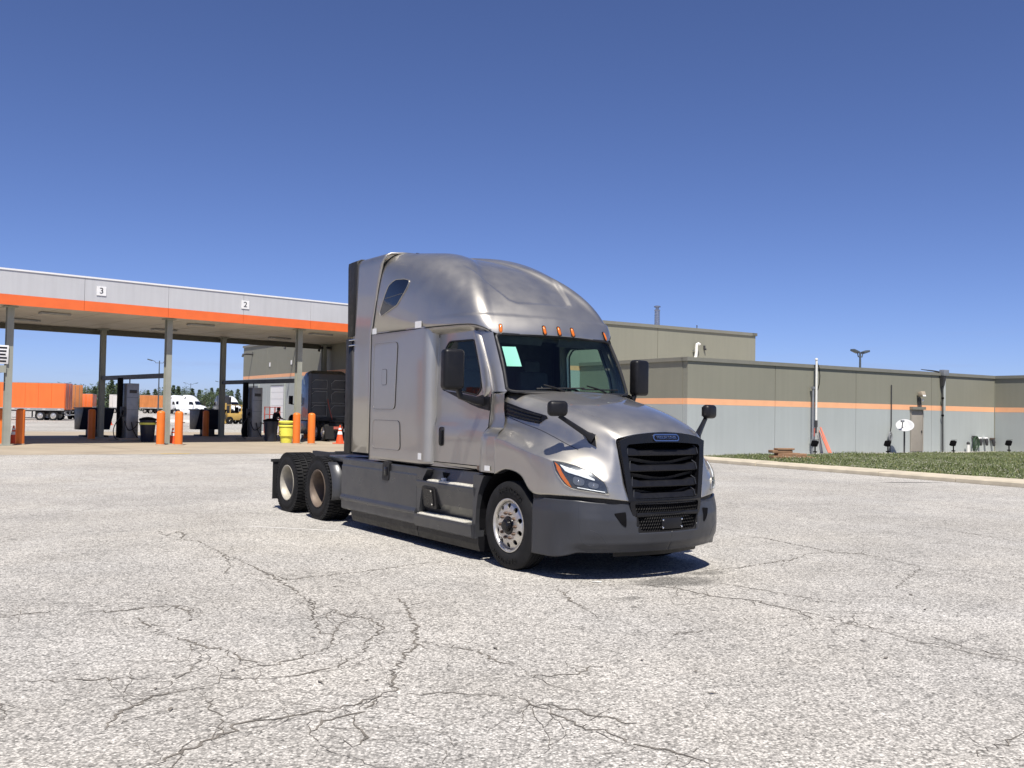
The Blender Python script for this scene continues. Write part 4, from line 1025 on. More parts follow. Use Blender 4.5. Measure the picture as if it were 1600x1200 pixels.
CRACKS = [[(-5.2,13.79),(-4.71,12.98),(-4.72,13.49),(-4.49,13.11),(-4.43,12.69)],[(-5.04,12.7),(-4.67,12.88)],[(-4.43,12.69),(-4.11,12.51),(-3.79,12.02),(-3.43,11.4),(-3.08,10.95),(-2.69,10.34),(-2.4,9.88),(-2.16,9.4),(-1.92,8.91),(-1.73,8.49)],[(-1.86,8.91),(-1.73,8.36),(-1.6,7.87),(-1.5,7.59),(-1.38,7.49),(-1.33,7.24),(-1.3,7.19)],[(-1.76,8.63),(-1.56,8.44),(-1.36,8.13),(-1.24,8.2),(-1.12,8.03),(-1.04,7.79),(-1.06,7.52),(-1.08,7.36),(-1.06,7.07),(-1.12,6.83),(-1.2,6.53),(-1.35,6.4),(-1.53,6.28),(-1.74,6.27),(-1.98,6.29)],[(-1.01,7.57),(-0.87,7.64),(-0.72,7.71)],[(-1.08,7.36),(-0.71,7.33)],[(-1.13,9.22),(-0.96,8.77),(-0.85,8.3),(-0.77,7.93),(-0.72,7.54),(-0.71,7.33),(-0.68,7.19),(-0.74,6.99),(-0.75,6.77),(-0.78,6.52),(-0.76,6.29),(-0.7,6.11),(-0.79,5.94),(-0.9,5.77),(-1.06,5.63),(-1.26,5.51),(-1.42,5.42),(-1.53,5.36),(-1.55,5.22),(-1.58,5.1),(-1.69,4.92),(-1.75,4.79),(-1.75,4.7)],[(-0.71,7.33),(-0.61,7.34),(-0.38,7.21),(-0.2,7.03),(-0.06,6.82),(0.04,6.7)],[(-0.68,5.94),(-0.47,6.01),(-0.27,6.0),(0.04,6.01)],[(-0.79,5.94),(-0.84,5.74),(-0.89,5.59),(-1.0,5.47),(-1.07,5.35),(-1.08,5.22)],[(-1.99,6.0),(-2.06,5.96),(-2.18,5.86),(-2.22,5.66),(-2.27,5.57),(-2.23,5.35),(-2.21,5.24)],[(-2.66,7.4),(-2.46,7.26),(-2.22,7.03),(-2.03,6.95),(-1.87,6.74),(-1.7,6.58),(-1.6,6.63),(-1.48,6.81),(-1.38,7.0),(-1.31,7.24)],[(-3.12,7.99),(-2.86,7.65),(-2.66,7.4)],[(-4.25,7.92),(-4.13,8.0),(-3.87,8.2)],[(-3.64,8.17),(-3.3,8.23),(-3.17,8.4),(-2.97,8.48),(-2.76,8.21),(-2.7,8.08)],[(-2.15,6.06),(-2.17,6.17),(-2.14,6.32),(-2.19,6.72),(-2.21,6.85)],[(-2.06,10.1),(-1.9,10.22),(-1.56,10.46),(-1.08,10.99),(-0.76,11.21)],[(-3.01,5.65),(-2.91,5.53),(-2.83,5.37)],[(-3.14,6.11),(-2.87,6.16),(-2.58,6.21),(-2.24,6.23)],[(-3.43,11.4),(-3.12,10.61),(-3.04,10.1)],[(-2.6,10.25),(-2.3,9.85),(-2.13,10.0),(-2.01,10.11)],[(-0.86,5.39),(-0.78,5.26),(-0.77,5.14),(-0.81,5.04)],[(-1.83,5.78),(-1.65,5.49),(-1.55,5.22)],[(-1.56,8.44),(-1.55,8.11),(-1.64,8.11)],[(-1.36,8.13),(-1.38,7.77),(-1.38,7.49)],[(0.74,9.85),(1.04,9.88),(1.39,9.97),(1.75,9.74),(2.01,9.39),(2.37,9.22),(2.58,8.86),(2.8,8.6),(3.01,8.29),(3.15,8.0),(3.26,7.62),(3.45,7.48),(3.58,7.25),(3.84,7.03)],[(2.24,10.86),(2.77,11.2),(3.16,11.53),(3.52,11.82),(3.94,12.4),(4.3,12.58)],[(3.4,14.18),(3.72,13.93),(3.91,13.45),(4.13,13.0),(4.3,12.58),(4.65,12.48),(4.79,12.09),(4.95,11.6),(5.19,11.28),(5.54,11.2),(5.86,10.74)],[(4.87,11.24),(4.43,10.56),(4.08,9.96)],[(0.04,6.45),(0.17,6.42),(0.48,6.52),(0.57,6.65),(0.7,6.74)],[(0.04,6.02),(0.15,5.83),(0.3,5.6),(0.44,5.43),(0.57,5.33),(0.73,5.14),(0.89,5.08),(1.0,4.97),(1.04,4.83)],[(2.23,10.15),(2.56,9.81),(2.91,9.42),(3.26,9.07)],[(2.58,8.86),(2.7,8.46),(2.98,8.23),(3.12,7.94)],[(6.65,15.85),(7.06,15.35),(7.31,14.78),(7.59,13.92)],[(2.5,5.08),(2.72,5.24),(2.98,5.46)],[(0.15,5.83),(0.23,5.83),(0.38,5.75),(0.56,5.61),(0.77,5.45)],[(0.68,8.7),(0.59,9.14),(0.49,9.62),(0.4,9.7)],[(1.34,7.7),(1.52,7.82),(1.69,7.89)],[(3.49,7.86),(3.61,7.44),(3.88,7.11)]]

mb = MB()
for ci, pts in enumerate(CRACKS):
    P = []
    for i in range(len(pts) - 1):
        a = Vector(pts[i]); b = Vector(pts[i + 1]); k = max(2, int((b - a).length / .04)); n = Vector((-(b - a).y, (b - a).x)).normalized() if (b - a).length > 0 else Vector((0, 1))
        for q in range(k): P.append(a.lerp(b, q / k) + n * random.gauss(0, .019))
    P.append(Vector(pts[-1])); wv = random.uniform(.0045, .008); vs = []; fs = []
    mb = MB()
    for i, p in enumerate(P):
        d = (P[min(i + 1, len(P) - 1)] - P[max(i - 1, 0)]); n = Vector((-d.y, d.x)).normalized()
        end = min(1, .25 + min(i, len(P) - 1 - i) / 6)
        wv = min(max(wv + random.gauss(0, .0012), .0034), .0105)
        vs += [(p.x + n.x * wv * end, p.y + n.y * wv * end, .004), (p.x - n.x * wv * end, p.y - n.y * wv * end, .004)]
        if i and random.random() > .07: fs.append((2 * i - 2, 2 * i - 1, 2 * i + 1, 2 * i))
        if random.random() < .085 and 3 < i < len(P) - 3:     # small side branches and chips
            dd = Vector((random.gauss(0, 1), random.gauss(0, 1))).normalized(); q = p; L_ = random.uniform(.1, .4); st = max(2, int(L_ / .05)); rowv = []
            for j in range(st):
                q = q + dd * (L_ / st) + Vector((random.gauss(0, .012), random.gauss(0, .012))); nn = Vector((-dd.y, dd.x)) * wv * .6 * (1 - j / st)
                rowv.append(((q.x + nn.x, q.y + nn.y, .0045), (q.x - nn.x, q.y - nn.y, .0045)))
            mb.add([x for r in rowv for x in r], [(2 * j, 2 * j + 1, 2 * j + 3, 2 * j + 2) for j in range(st - 1)])
    mb.add(vs, fs); tag(mb.build('pavement_crack', 'crack'), kind='structure')
# a finer net of hairline cracks growing out of the traced ones
mb = MB()
starts = [p for pts in CRACKS for p in pts if 3.3 < p[1] < 13]
for k in range(190):
    p = Vector(random.choice(starts)); d = Vector((random.gauss(0, 1), random.gauss(0, 1))).normalized(); n_ = random.randint(8, 34); w = random.uniform(.0014, .0036); row = []
    for j in range(n_):
        d = (d + Vector((random.gauss(0, .22), random.gauss(0, .22)))).normalized(); q = p + d * random.uniform(.02, .06) + Vector((random.gauss(0, .008), random.gauss(0, .008)))
        nn = Vector((-d.y, d.x)) * w * (1 - .6 * j / n_); row.append(((p.x + nn.x, p.y + nn.y, .0046), (p.x - nn.x, p.y - nn.y, .0046))); p = q
    mb.add([x for r in row for x in r], [(2 * j, 2 * j + 1, 2 * j + 3, 2 * j + 2) for j in range(n_ - 1) if random.random() > .12])
tag(mb.build('hairline_cracks', 'crack'), 'fine hairline cracks branching over the pale asphalt', 'cracks', kind='stuff')
mb = MB(); mb.add([(-3.9, 14.17, .004), (-2.5, 13.80, .004), (-2.5, 13.86, .004), (-3.9, 14.21, .004)], [(0, 1, 2, 3)]); tag(mb.build('road_marking', 'white_paint'), kind='structure')
# leaf litter and chips on the asphalt
mb = MB()
for k in range(70):
    x = random.uniform(-6, 7); y = random.uniform(3.6, 14)
    if random.random() < .8: x, y = random.uniform(-4, 6), random.uniform(4, 10)
    a = random.uniform(0, 6.28); l = random.uniform(.012, .045); w = l * .35; c, s_ = math.cos(a), math.sin(a)
    mb.add([(x + c * l, y + s_ * l, .006), (x - s_ * w, y + c * w, .012), (x - c * l, y - s_ * l, .006), (x + s_ * w, y - c * w, .010)], [(0, 1, 2, 3)])
lit = mb.build('leaf_litter', 'crack'); tag(lit, 'small dark scraps and dry leaf bits scattered on the pale asphalt', 'litter', kind='stuff')
mb = MB(); mb.add([(.88, 10.02, .007), (.98, 10.0, .007), (.99, 10.03, .012), (.89, 10.05, .008)], [(0, 1, 2, 3)]); mb.build('paper_scrap', 'white_sticker')
tag(bpy.data.objects['paper_scrap'], 'scrap of white paper lying in the shadow of the truck bumper', 'litter')

# ------------------------------------------------------------------ fuel island canopy
CA = Vector((.743, .669)); CB = Vector((-.669, .743)); C0 = Vector((-21.0, 39.2)); CR = math.atan2(.669, .743)
def cf(a, b, z=0.0): p = C0 + CA * a + CB * b; return Vector((p.x, p.y, z))
M['fascia'] = mat('light_grey_fascia', (.50, .505, .515), .5, 0, .1, .05, .6, .02, 30, streak=.05)
M['orange_paint'] = mat('bright_orange_paint', (.80, .15, .032), .5, 0, .1, .08, 2.0)
M['soffit'] = mat('pale_soffit_panels', (.54, .50, .425), .6, 0, 0, .1, .8)
M['post'] = mat('grey_green_steel_paint', (.30, .31, .265), .55, 0, 0, .1, 2.0, .03, 40, streak=.1)
M['beam_paint'] = mat('dark_olive_beam_paint', (.12, .115, .09), .55, 0, 0, .1, 2.0)
M['dark_steel'] = mat('dark_grey_steel', (.05, .05, .052), .55, .2, 0, .15, 3.0)
M['white_flat'] = mat('white_sign_sheet', (.78, .78, .77), .5, 0, 0, .03, 4.0)
M['ink'] = mat('black_ink', (.012, .012, .014), .5, 0, 0, .02, 4.0)
M['navy'] = mat('dark_navy_plastic', (.012, .017, .035), .45, 0, 0, .15, 3.0)
M['galv'] = mat('galvanised_grey_metal', (.30, .31, .32), .45, .5, 0, .12, 6.0)
M['coping'] = mat('tan_metal_coping', (.205, .20, .165), .5, .1, 0, .06, 3.0)
# concrete pad and its pale front edge
mb = MB(); mb.add([(-42.0, 19.5, .004), (22.0, 52.6, .004), (8.5, 80.0, .004), (-56, 46, .004)], [(0, 1, 2, 3)]); tag(mb.build('concrete_pad', 'pad'), kind='structure')
for k in range(-2, 5):
    mb = MB(); p = cf(6.75 * k + 3.3, -6.0, .008); q = cf(6.75 * k + 3.3, 14, .008); w_ = CA * .012
    mb.add([p - Vector((w_.x, w_.y, 0)), p + Vector((w_.x, w_.y, 0)), q + Vector((w_.x, w_.y, 0)), q - Vector((w_.x, w_.y, 0))], [(0, 1, 2, 3)]); tag(mb.build('pad_joint', 'crack'), kind='structure')
mb = MB(); mb.add([(-12.9, 34.62, .008), (-11.95, 35.1, .008), (-12.0, 35.35, .008), (-12.95, 34.9, .008)], [(0, 1, 2, 3)]); tag(mb.build('yellow_marking', 'yellow_paint'), kind='structure')

canopy = thing('fuel_canopy', 'long grey fuel station canopy with an orange stripe, standing on grey steel posts', 'canopy', cf(0, 0), CR)
AX0, AX1, BF, BBk, ZB_, ZT_ = -17.5, 21.2, -.85, 9.65, 5.80, 7.27       # local x along, y deep
def cbox(a0, a1, b0, b1, z0, z1, name, m, parent=None, bevel=0):
    mb = MB(); mb.box(((a0 + a1) / 2, (b0 + b1) / 2, (z0 + z1) / 2), (a1 - a0, b1 - b0, z1 - z0)); return mb.build(name, m, parent or canopy, bevel=bevel)
joints = [AX0] + [2.67 + 3.66 * k for k in range(-5, 6)] + [AX1]
joints = sorted(j for j in joints if AX0 <= j <= AX1)
for i in range(len(joints) - 1):
    a0, a1 = joints[i] + .008, joints[i + 1] - .008
    cbox(a0, a1, BF, BF + .06, ZB_ + .43, ZT_ - .05, 'fascia_panel', 'fascia')
    cbox(a0, a1, BF - .006, BF + .06, ZB_, ZB_ + .428, 'orange_stripe', 'orange_paint')
    cbox(a0, a1, BBk - .06, BBk, ZB_ - .02, ZT_ - .05, 'fascia_panel', 'fascia')
cbox(AX0, AX1, BF - .03, BF + .1, ZT_ - .05, ZT_ + .02, 'top_trim', 'white_flat')
for a in (AX0, AX1): cbox(a - .03, a + .03, BF, BBk, ZB_, ZT_ - .05, 'end_fascia', 'fascia')
cbox(AX0, AX1, BF + .061, BBk - .061, ZT_ - .3, ZT_ - .25, 'roof_deck', 'galv')
nsp = 40
for k in range(nsp):
    a0 = AX0 + .04 + (AX1 - AX0 - .08) * k / nsp; a1 = AX0 + .04 + (AX1 - AX0 - .08) * (k + 1) / nsp
    cbox(a0 + .008, a1 - .008, BF + .065, BBk - .065, ZB_ + .03 + .008 * (k % 2), ZB_ + .07, 'soffit_panel', 'soffit')
cbox(AX0, AX1, BBk - .32, BBk - .12, ZB_ - .26, ZB_ + .02, 'edge_beam', 'beam_paint')
for k in range(-2, 4):
    for b in (1.6, 6.2):
        for da in (2.2,):
            mb = MB(); mb.box((6.75 * k + da, b, ZB_ - .02), (1.25, .5, .09)); lt = mb.build('ceiling_light', 'galv', canopy, bevel=.02)
            mb = MB(); mb.box((6.75 * k + da, b, ZB_ - .068), (1.1, .38, .012)); mb.build('light_diffuser', 'soffit', lt)
POSTS = [-13.4, -6.72, 0, 6.72, 13.5, 20.2]
for a in POSTS:
    for b in (0, 8.8):
        mb = MB()
        for dy in (-.125, .125): mb.box((a, b + dy, ZB_ / 2), (.26, .03, ZB_ - .04))
        mb.box((a, b, ZB_ / 2), (.03, .22, ZB_ - .04)); mb.box((a, b, .02), (.45, .45, .03))
        ps = mb.build('post', 'post', canopy)
        mb = MB(); mb.box((a, b, ZB_ - .01), (.5, .5, .05)); mb.build('post_cap', 'post', ps)
    if -7 < a:
        mb = MB(); mb.box((a, 4.4, 3.18), (.16, 8.5, .22)); mb.build('cross_beam', 'dark_steel', canopy)
for a, ch in ((3.36, '3'), (10.07, '2')):
    mb = MB(); mb.box((a, BF - .02, 6.715), (.40, .02, .40)); sg = mb.build('number_sign', 'white_flat', canopy)
    me = text_mesh(ch, .36, .004, 'sign_digit', 'ink'); o = bpy.data.objects.new('sign_digit', me); link(o, sg)
    o.matrix_local = Matrix.Translation((a, BF - .033, 6.715)) @ Matrix.Rotation(math.pi / 2, 4, 'X')
    for v_ in me.vertices: v_.co.x *= 1.1
# notice boards on the leftmost post in view
nb = thing('notice_board', 'white notice board with lines of dark lettering above a grey plate on the canopy post', 'sign', cf(-.2, -.20, 3.5), CR)
mb = MB(); mb.box((-.12, 0, .28), (.52, .02, .78)); mb.build('board', 'white_flat', nb, bevel=.004)
for k in range(5):
    mb = MB(); mb.box((-.12, -.0125, .56 - .14 * k), (.40 - .05 * (k % 3), .004, .075)); mb.build('text_line', 'ink', nb)
mb = MB(); mb.box((-.16, .0, -.32), (.46, .02, .30)); mb.build('lower_plate', 'post', nb)

def bollard_mesh():
    mb = MB(); mb.lathe([(.18, 0), (.18, 1.44), (.172, 1.48), (.13, 1.525), (.07, 1.545), (0, 1.55)], 24, 'Z'); return mb
M['bollard'] = mat('orange_bollard_sleeve', (.72, .17, .02), .5, 0, 0, .1, 2.5, streak=.12)
bmesh_ = bollard_mesh().mesh('bollard', 'bollard', smooth=True, angle=50); ringm = None
def bollard(x, y, label, sc=1.0):
    t = thing('bollard', label, 'bollard', (x, y, 0), random.uniform(0, 6), 'orange bollards guarding the fuel islands')
    s = obj('sleeve', bmesh_, t); s.scale = (sc, sc, 1)
    mb = MB(); mb.lathe([(.21 * sc, 0), (.21 * sc, .03), (.185 * sc, .045)], 20, 'Z'); mb.build('base_collar', 'pad', t)
    return t
for (x, y, lb) in ((-21.85, 40.3, 'orange bollard cut by the left edge of the photo, beside the notice board post'), (-21.05, 40.4, 'orange bollard right of the post with the notice board'),
                   (-15.85, 42.6, 'orange bollard directly in front of the canopy post between lanes 3 and 2'), (-15.1, 42.8, 'orange bollard just right of the canopy post between lanes 3 and 2'),
                   (-10.62, 46.6, 'orange bollard beside the yellow bin, in front of a canopy post'), (-9.92, 46.8, 'orange bollard between the yellow-bin post and the rear of the silver truck')):
    bollard(x, y, lb)
for (x, y, lb) in ((-21.2, 47.6, 'shaded orange bollard in front of the left navy bin under the canopy'), (-17.9, 55.2, 'shaded orange bollard in front of the right navy bin under the canopy'), (-11.85, 54.6, 'shaded orange bollard half hidden behind the pair nearest the silver truck')):
    bollard(x, y, lb)

# fuel dispensers
def dispenser(a, b, label):
    t = thing('fuel_dispenser', label, 'fuel pump', cf(a, b), CR, 'fuel dispensers under the canopy')
    mb = MB(); mb.box((0, 0, .08), (1.0, 1.3, .16)); mb.build('island_kerb', 'pad', t, bevel=.03)
    mb = MB(); mb.box((.16, -.1, 1.5), (.58, .8, 2.7)); c = mb.build('cabinet', 'galv', t, bevel=.02)
    mb = MB(); mb.box((.16, -.512, 2.45), (.36, .02, .16)); mb.build('display_panel', 'dark_steel', c, bevel=.006)
    for z in (2.15, 1.55, .55):
        mb = MB(); mb.box((.16, -.502, z), (.56, .01, .012)); mb.build('door_line', 'dark_steel', c)
    mb = MB(); mb.box((-.30, .0, 1.62), (.20, .3, 3.0)); mb.build('hose_tower', 'void', t, bevel=.02)
    mb = MB(); mb.box((-.28, -.32, 1.45), (.2, .1, .5)); nz = mb.build('nozzle_holster', 'dark_steel', t, bevel=.02)
    mb = MB(); mb.tube([(-.30, -.40, 1.35), (-.30, -.48, 1.5), (-.34, -.56, 1.42), (-.36, -.58, 1.28)], .03, 8); mb.build('nozzle', 'void', nz, smooth=True)
    for (p) in ([(-.36, -.58, 1.3), (-.65, -.62, .95), (-.78, -.6, .5), (-.62, -.55, .12), (-.3, -.45, .3), (-.3, -.38, 1.2)], [(.36, -.52, .95), (.62, -.6, .85), (.74, -.62, .45), (.5, -.6, .1), (.2, -.58, .5), (.1, -.54, .95)], [(-.2, -.4, 1.0), (-.05, -.6, .55), (.25, -.65, .7), (.42, -.56, .95)]):
        pts = [Vector(q) for q in p]; sm = []
        for i in range(len(pts) - 1):
            g = lambda k: pts[min(max(k, 0), len(pts) - 1)]
            for q in range(6): sm.append(_cr(np.array(g(i - 1)), np.array(g(i)), np.array(g(i + 1)), np.array(g(i + 2)), q / 6))
        mb = MB(); mb.tube([tuple(x) for x in sm] + [tuple(pts[-1])], .022, 6); mb.build('hose', 'soft_black', t, smooth=True)
    mb = MB(); mb.tube([(-.3, .05, 3.05), (-.3, .05, 3.12)], .08, 8); mb.tube([(.16, 0, 2.85), (.16, 0, 3.1)], .03, 8); mb.build('riser_pipe', 'dark_steel', t)
    return t
dispenser(6.4, 4.3, 'tall grey fuel dispenser with black hoses beside the can with the yellow-green bag rim')
dispenser(13.2, 4.6, 'tall grey fuel dispenser in lane 2, left of the person in dark clothes')

def hopper(a, b, label):
    t = thing('waste_hopper', label, 'bin', cf(a, b), CR, 'navy hopper bins between the pumps')
    mb = MB(); mb.hexa([(-.8, -.15, .40), (.8, -.15, .40), (.8, .7, .40), (-.8, .7, .40), (-.82, -.78, 1.56), (.82, -.78, 1.56), (.82, .72, 1.56), (-.82, .72, 1.56)]); mb.build('body', 'navy', t, bevel=.02)
    for (c, d) in (((0, -.79, 1.57), (1.72, .06, .07)), ((0, .73, 1.57), (1.72, .06, .07)), ((-.83, -.03, 1.57), (.06, 1.46, .07)), ((.83, -.03, 1.57), (.06, 1.46, .07))):
        mb = MB(); mb.box(c, d); mb.build('rim', 'navy', t, bevel=.01)
    mb = MB(); mb.box((0, -.03, 1.53), (1.6, 1.4, .02)); mb.build('waste', 'void', t)
    mb = MB(); mb.box((0, 0, .25), (.7, .5, .34)); mb.box((0, 0, .05), (1.3, .9, .10)); mb.build('pedestal', 'dark_steel', t, bevel=.01)
hopper(6.9, 10.4, 'navy hopper bin on a pedestal beside the back post of lane 3')
hopper(13.6, 10.9, 'navy hopper bin on a pedestal in front of the far white tractors')

def cone(x, y, label, h=.72):
    t = thing('traffic_cone', label, 'traffic cone', (x, y, 0), random.uniform(0, 1.5), 'orange traffic cones')
    k = h / .72
    mb = MB(); mb.box((0, 0, .02 * k), (.40 * k, .40 * k, .04 * k)); mb.build('base', 'cone_red', t, bevel=.01)
    prof = [(.155, .04), (.128, .18), (.098, .34), (.075, .46), (.052, .58), (.03, .70), (.028, .72), (0, .72)]
    mb = MB(); mb.lathe([(r_ * k, z * k) for r_, z in prof], 20, 'Z'); bd = mb.build('cone_body', 'cone_red', t, smooth=True)
    for z0, z1 in ((.36, .48), (.54, .61)):
        r0, r1 = np.interp([z0, z1], [p[1] for p in prof[:6]], [p[0] for p in prof[:6]]) + .004
        mb = MB(); mb.lathe([(r0 * k, z0 * k), (r1 * k, z1 * k)], 20, 'Z'); mb.build('reflective_band', 'white_flat', bd)
M['cone_red'] = mat('faded_red_orange_cone', (.70, .085, .02), .55, 0, 0, .1, 3.0)
cone(-21.75, 41.2, 'orange traffic cone between the two bollards at the notice board post', .8)
cone(-15.9, 44.3, 'orange traffic cone mostly hidden behind the bollard pair between lanes 3 and 2', .75)
cone(-8.72, 48.0, 'orange and white traffic cone just behind the silver truck', .95)
cone(-34.9, 82.0, 'small orange traffic cone far back on the open lot beyond lane 3', .75)
M['vest'] = mat('red_white_tag', (.75, .25, .2), .6, 0, 0, .2, 9.0)

def trash(x, y, label, bag=None):
    t = thing('trash_can', label, 'trash can', (x, y, 0), random.uniform(-.3, .3), 'black trash cans at the pumps')
    mb = MB(); mb.lathe([(.29, 0), (.30, .02), (.37, 1.02), (.40, 1.03), (.40, 1.09), (.36, 1.10), (.33, .9), (.27, .1)], 24, 'Z'); bd = mb.build('body', 'navy', t, smooth=True, angle=40)
    if bag:
        mb = MB(); mb.lathe([(.395, .92), (.385, .86), (.40, .84), (.39, .94)], 24, 'Z'); mb.build('bag_rim', bag, t, smooth=True)
    for sg in (-1, 1):
        mb = MB(); mb.tube([(.38 * sg, -.08, .95), (.44 * sg, -.06, .93), (.44 * sg, .06, .93), (.38 * sg, .08, .95)], .015, 6); mb.build('handle', 'navy', bd)
    mb = MB(); mb.lathe([(.41, 1.06), (.40, 1.13), (.2, 1.2), (0, 1.22)], 24, 'Z'); mb.build('lid', 'void', t, smooth=True)
M['lime'] = mat('lime_yellow_plastic', (.78, .74, .10), .45, 0, 0, .08, 3.0)
trash(-17.75, 46.0, 'black trash can with a yellow-green bag rim in lane 3', 'lime')
trash(-12.55, 49.2, 'plain black trash can beside the yellow bin')
yb = thing('yellow_drum', 'lime yellow spill-kit drum with a banded lid in front of the canopy post', 'bin', (-11.42, 47.9, 0), .2)
mb = MB(); mb.lathe([(.27, 0), (.28, .03), (.30, .32), (.36, .36), (.37, .78), (.34, .80)], 24, 'Z'); mb.build('drum_body', 'lime', yb, smooth=True, angle=40)
mb = MB(); mb.lathe([(.39, .80), (.40, .83), (.40, .90), (.385, .92), (.385, 1.0), (.40, 1.02), (.40, 1.08), (.36, 1.11), (0, 1.13)], 24, 'Z'); mb.build('lid', 'lime', yb, smooth=True, angle=40)
mb = MB(); mb.lathe([(.395, .925), (.40, .95), (.395, .975)], 24, 'Z'); mb.build('closing_band', 'soft_black', yb)
mb = MB(); mb.tube([(-.3, -.3, .42), (-.36, -.3, .5), (-.3, -.3, .6)], .02, 6); mb.build('drum_handle', 'soft_black', yb)
rl = thing('hose_reel_wheel', 'white rimmed wheel leaning at the foot of the canopy post by the yellow drum', 'wheel', (-11.0, 48.1, 0), CR)
mb = MB(); mb.lathe([(.30, -.05), (.32, 0), (.30, .05), (.24, .06), (.22, 0), (.24, -.06)], 24, 'Y', (0, 0, .32), close=True); mb.build('rim', 'white_flat', rl, smooth=True)
mb = MB(); mb.lathe([(.22, .0), (.05, .02), (0, .02)], 18, 'Y', (0, 0, .32)); mb.build('hub', 'dark_steel', rl, smooth=True)

# ------------------------------------------------------------------ buildings on the right
M['olive'] = mat('olive_grey_wall_paint', (.215, .212, .166), .75, 0, 0, .04, .4, .05, 25, streak=.03)
M['bluegrey'] = mat('pale_blue_grey_wall_paint', (.355, .385, .375), .75, 0, 0, .04, .4, .05, 25, streak=.03)
M['peach'] = mat('peach_orange_stripe', (.82, .42, .225), .7, 0, 0, .05, 2.0)
M['door_tan'] = mat('tan_steel_door', (.29, .265, .225), .5, 0, 0, .06, 3.0)
M['stackmetal'] = mat('stainless_flue', (.42, .42, .43), .3, .9, 0, .1, 6.0)
M['pvc'] = mat('white_pvc_pipe', (.74, .73, .68), .4, 0, .1, .08, 8.0)
WA = Vector((.844, .536)); WN = Vector((.536, -.844)); W0 = Vector((7.77, 41.7)); WR = math.atan2(.536, .844)
def wall_panels(bld, o, d, n, L, zb, zt, s0, s1, joints, cop=True, thick=.3, gap=.014):
    """Precast panels in a row along d from o (2-D), outer faces towards n. Bands: blue-grey below, stripe, olive above."""
    D = Vector((d.x, d.y, 0)); Nn = Vector((n.x, n.y, 0)); O = Vector((o.x, o.y, 0))
    js = sorted(set([0.0] + [j for j in joints if 0 < j < L] + [L]))
    for a, b in zip(js[:-1], js[1:]):
        for (z0, z1, nm, m, pr) in ((zb, s0, 'lower_panel', 'bluegrey', 0), (s0, s1, 'stripe', 'peach', .002), (s1, zt, 'upper_panel', 'olive', 0)):
            A = O + D * (a + gap); Bq = O + D * (b - gap); f = Nn * pr
            mb = MB(); mb.hexa([A + f + Vector((0, 0, z0)), Bq + f + Vector((0, 0, z0)), Bq - Nn * thick + Vector((0, 0, z0)), A - Nn * thick + Vector((0, 0, z0)),
                                A + f + Vector((0, 0, z1)), Bq + f + Vector((0, 0, z1)), Bq - Nn * thick + Vector((0, 0, z1)), A - Nn * thick + Vector((0, 0, z1))]); mb.build(nm, m, bld)
    mb = MB(); A = O + D * .05 - Nn * .06; Bq = O + D * (L - .05) - Nn * .06
    mb.hexa([A + Vector((0, 0, zb)), Bq + Vector((0, 0, zb)), Bq - Nn * .1 + Vector((0, 0, zb)), A - Nn * .1 + Vector((0, 0, zb)), A + Vector((0, 0, zt)), Bq + Vector((0, 0, zt)), Bq - Nn * .1 + Vector((0, 0, zt)), A - Nn * .1 + Vector((0, 0, zt))]); mb.build('joint_backing', 'dark_steel', bld)
    if cop:
        A = O - D * .07 + Nn * .07; Bq = O + D * (L + .07) + Nn * .07
        mb = MB(); mb.hexa([A + Vector((0, 0, zt - .13)), Bq + Vector((0, 0, zt - .13)), Bq - Nn * (thick + .1) + Vector((0, 0, zt - .13)), A - Nn * (thick + .1) + Vector((0, 0, zt - .13)), A + Vector((0, 0, zt + .04)), Bq + Vector((0, 0, zt + .04)), Bq - Nn * (thick + .1) + Vector((0, 0, zt + .04)), A - Nn * (thick + .1) + Vector((0, 0, zt + .04))]); mb.build('coping', 'coping', bld)
def wt(px):     # distance along the annex wall at which the ray through the given photo column meets it
    k = (px - 800) / 1470.4; return (W0.x - k * W0.y) / (k * WA.y - WA.x)
ANX_L = 23.95
annex = thing('low_annex', 'low concrete-panel annex with an olive top, peach stripe and pale blue-grey base', 'building', (0, 0, 0))
aj = [5.62, 11.55, 17.9]
wall_panels(annex, W0, WA, WN, ANX_L, -.3, 4.32, 2.26, 2.53, aj)
LB = Vector((-.536, .844)); LN = Vector((-.844, -.536))
wall_panels(annex, W0 + LB * 8.0 + LB * 0, -LB, LN, 7.69, -.3, 4.32, 2.26, 2.53, [2.5])
W1 = W0 + WA * ANX_L
mb = MB(); q_ = W1 + WA * .1 - WN * .12; mb.box((q_.x, q_.y, 2.0), (.3, .3, 4.6), rz=WR); mb.build('corner_pier', 'olive', annex)
wing = thing('side_wing', 'projecting wing wall of the annex at the right edge, shaded olive over blue-grey', 'building', (0, 0, 0))
wall_panels(wing, W1, -LB, LN, 14.0, -.3, 4.32, 2.26, 2.53, [6.0])
mb = MB(); P = [W0 - WN * .3, W0 + WA * ANX_L - WN * .3, W0 + WA * ANX_L + LB * 9, W0 + LB * 9]; mb.add([(p.x, p.y, 4.1) for p in P], [(0, 1, 2, 3)]); mb.build('roof', 'soffit', annex)
shop = thing('workshop_building', 'tall workshop building behind, olive walls with a flue and white pipe on its front', 'building', (0, 0, 0))
T0 = W0 + LB * 8.0 + WA * -6.75
wall_panels(shop, T0, WA, WN, 19.57, -.3, 6.62, 3.97, 4.2, [5.6, 12.0])
wall_panels(shop, T0 + LB * 36.0, -LB, LN, 35.69, -.3, 6.62, 3.97, 4.2, [6, 12, 18, 24, 30])
T1 = T0 + WA * 19.57
wall_panels(shop, T1, LB, Vector((.844, .536)), 20, -.3, 6.62, 3.97, 4.2, [7, 14], gap=.0145)
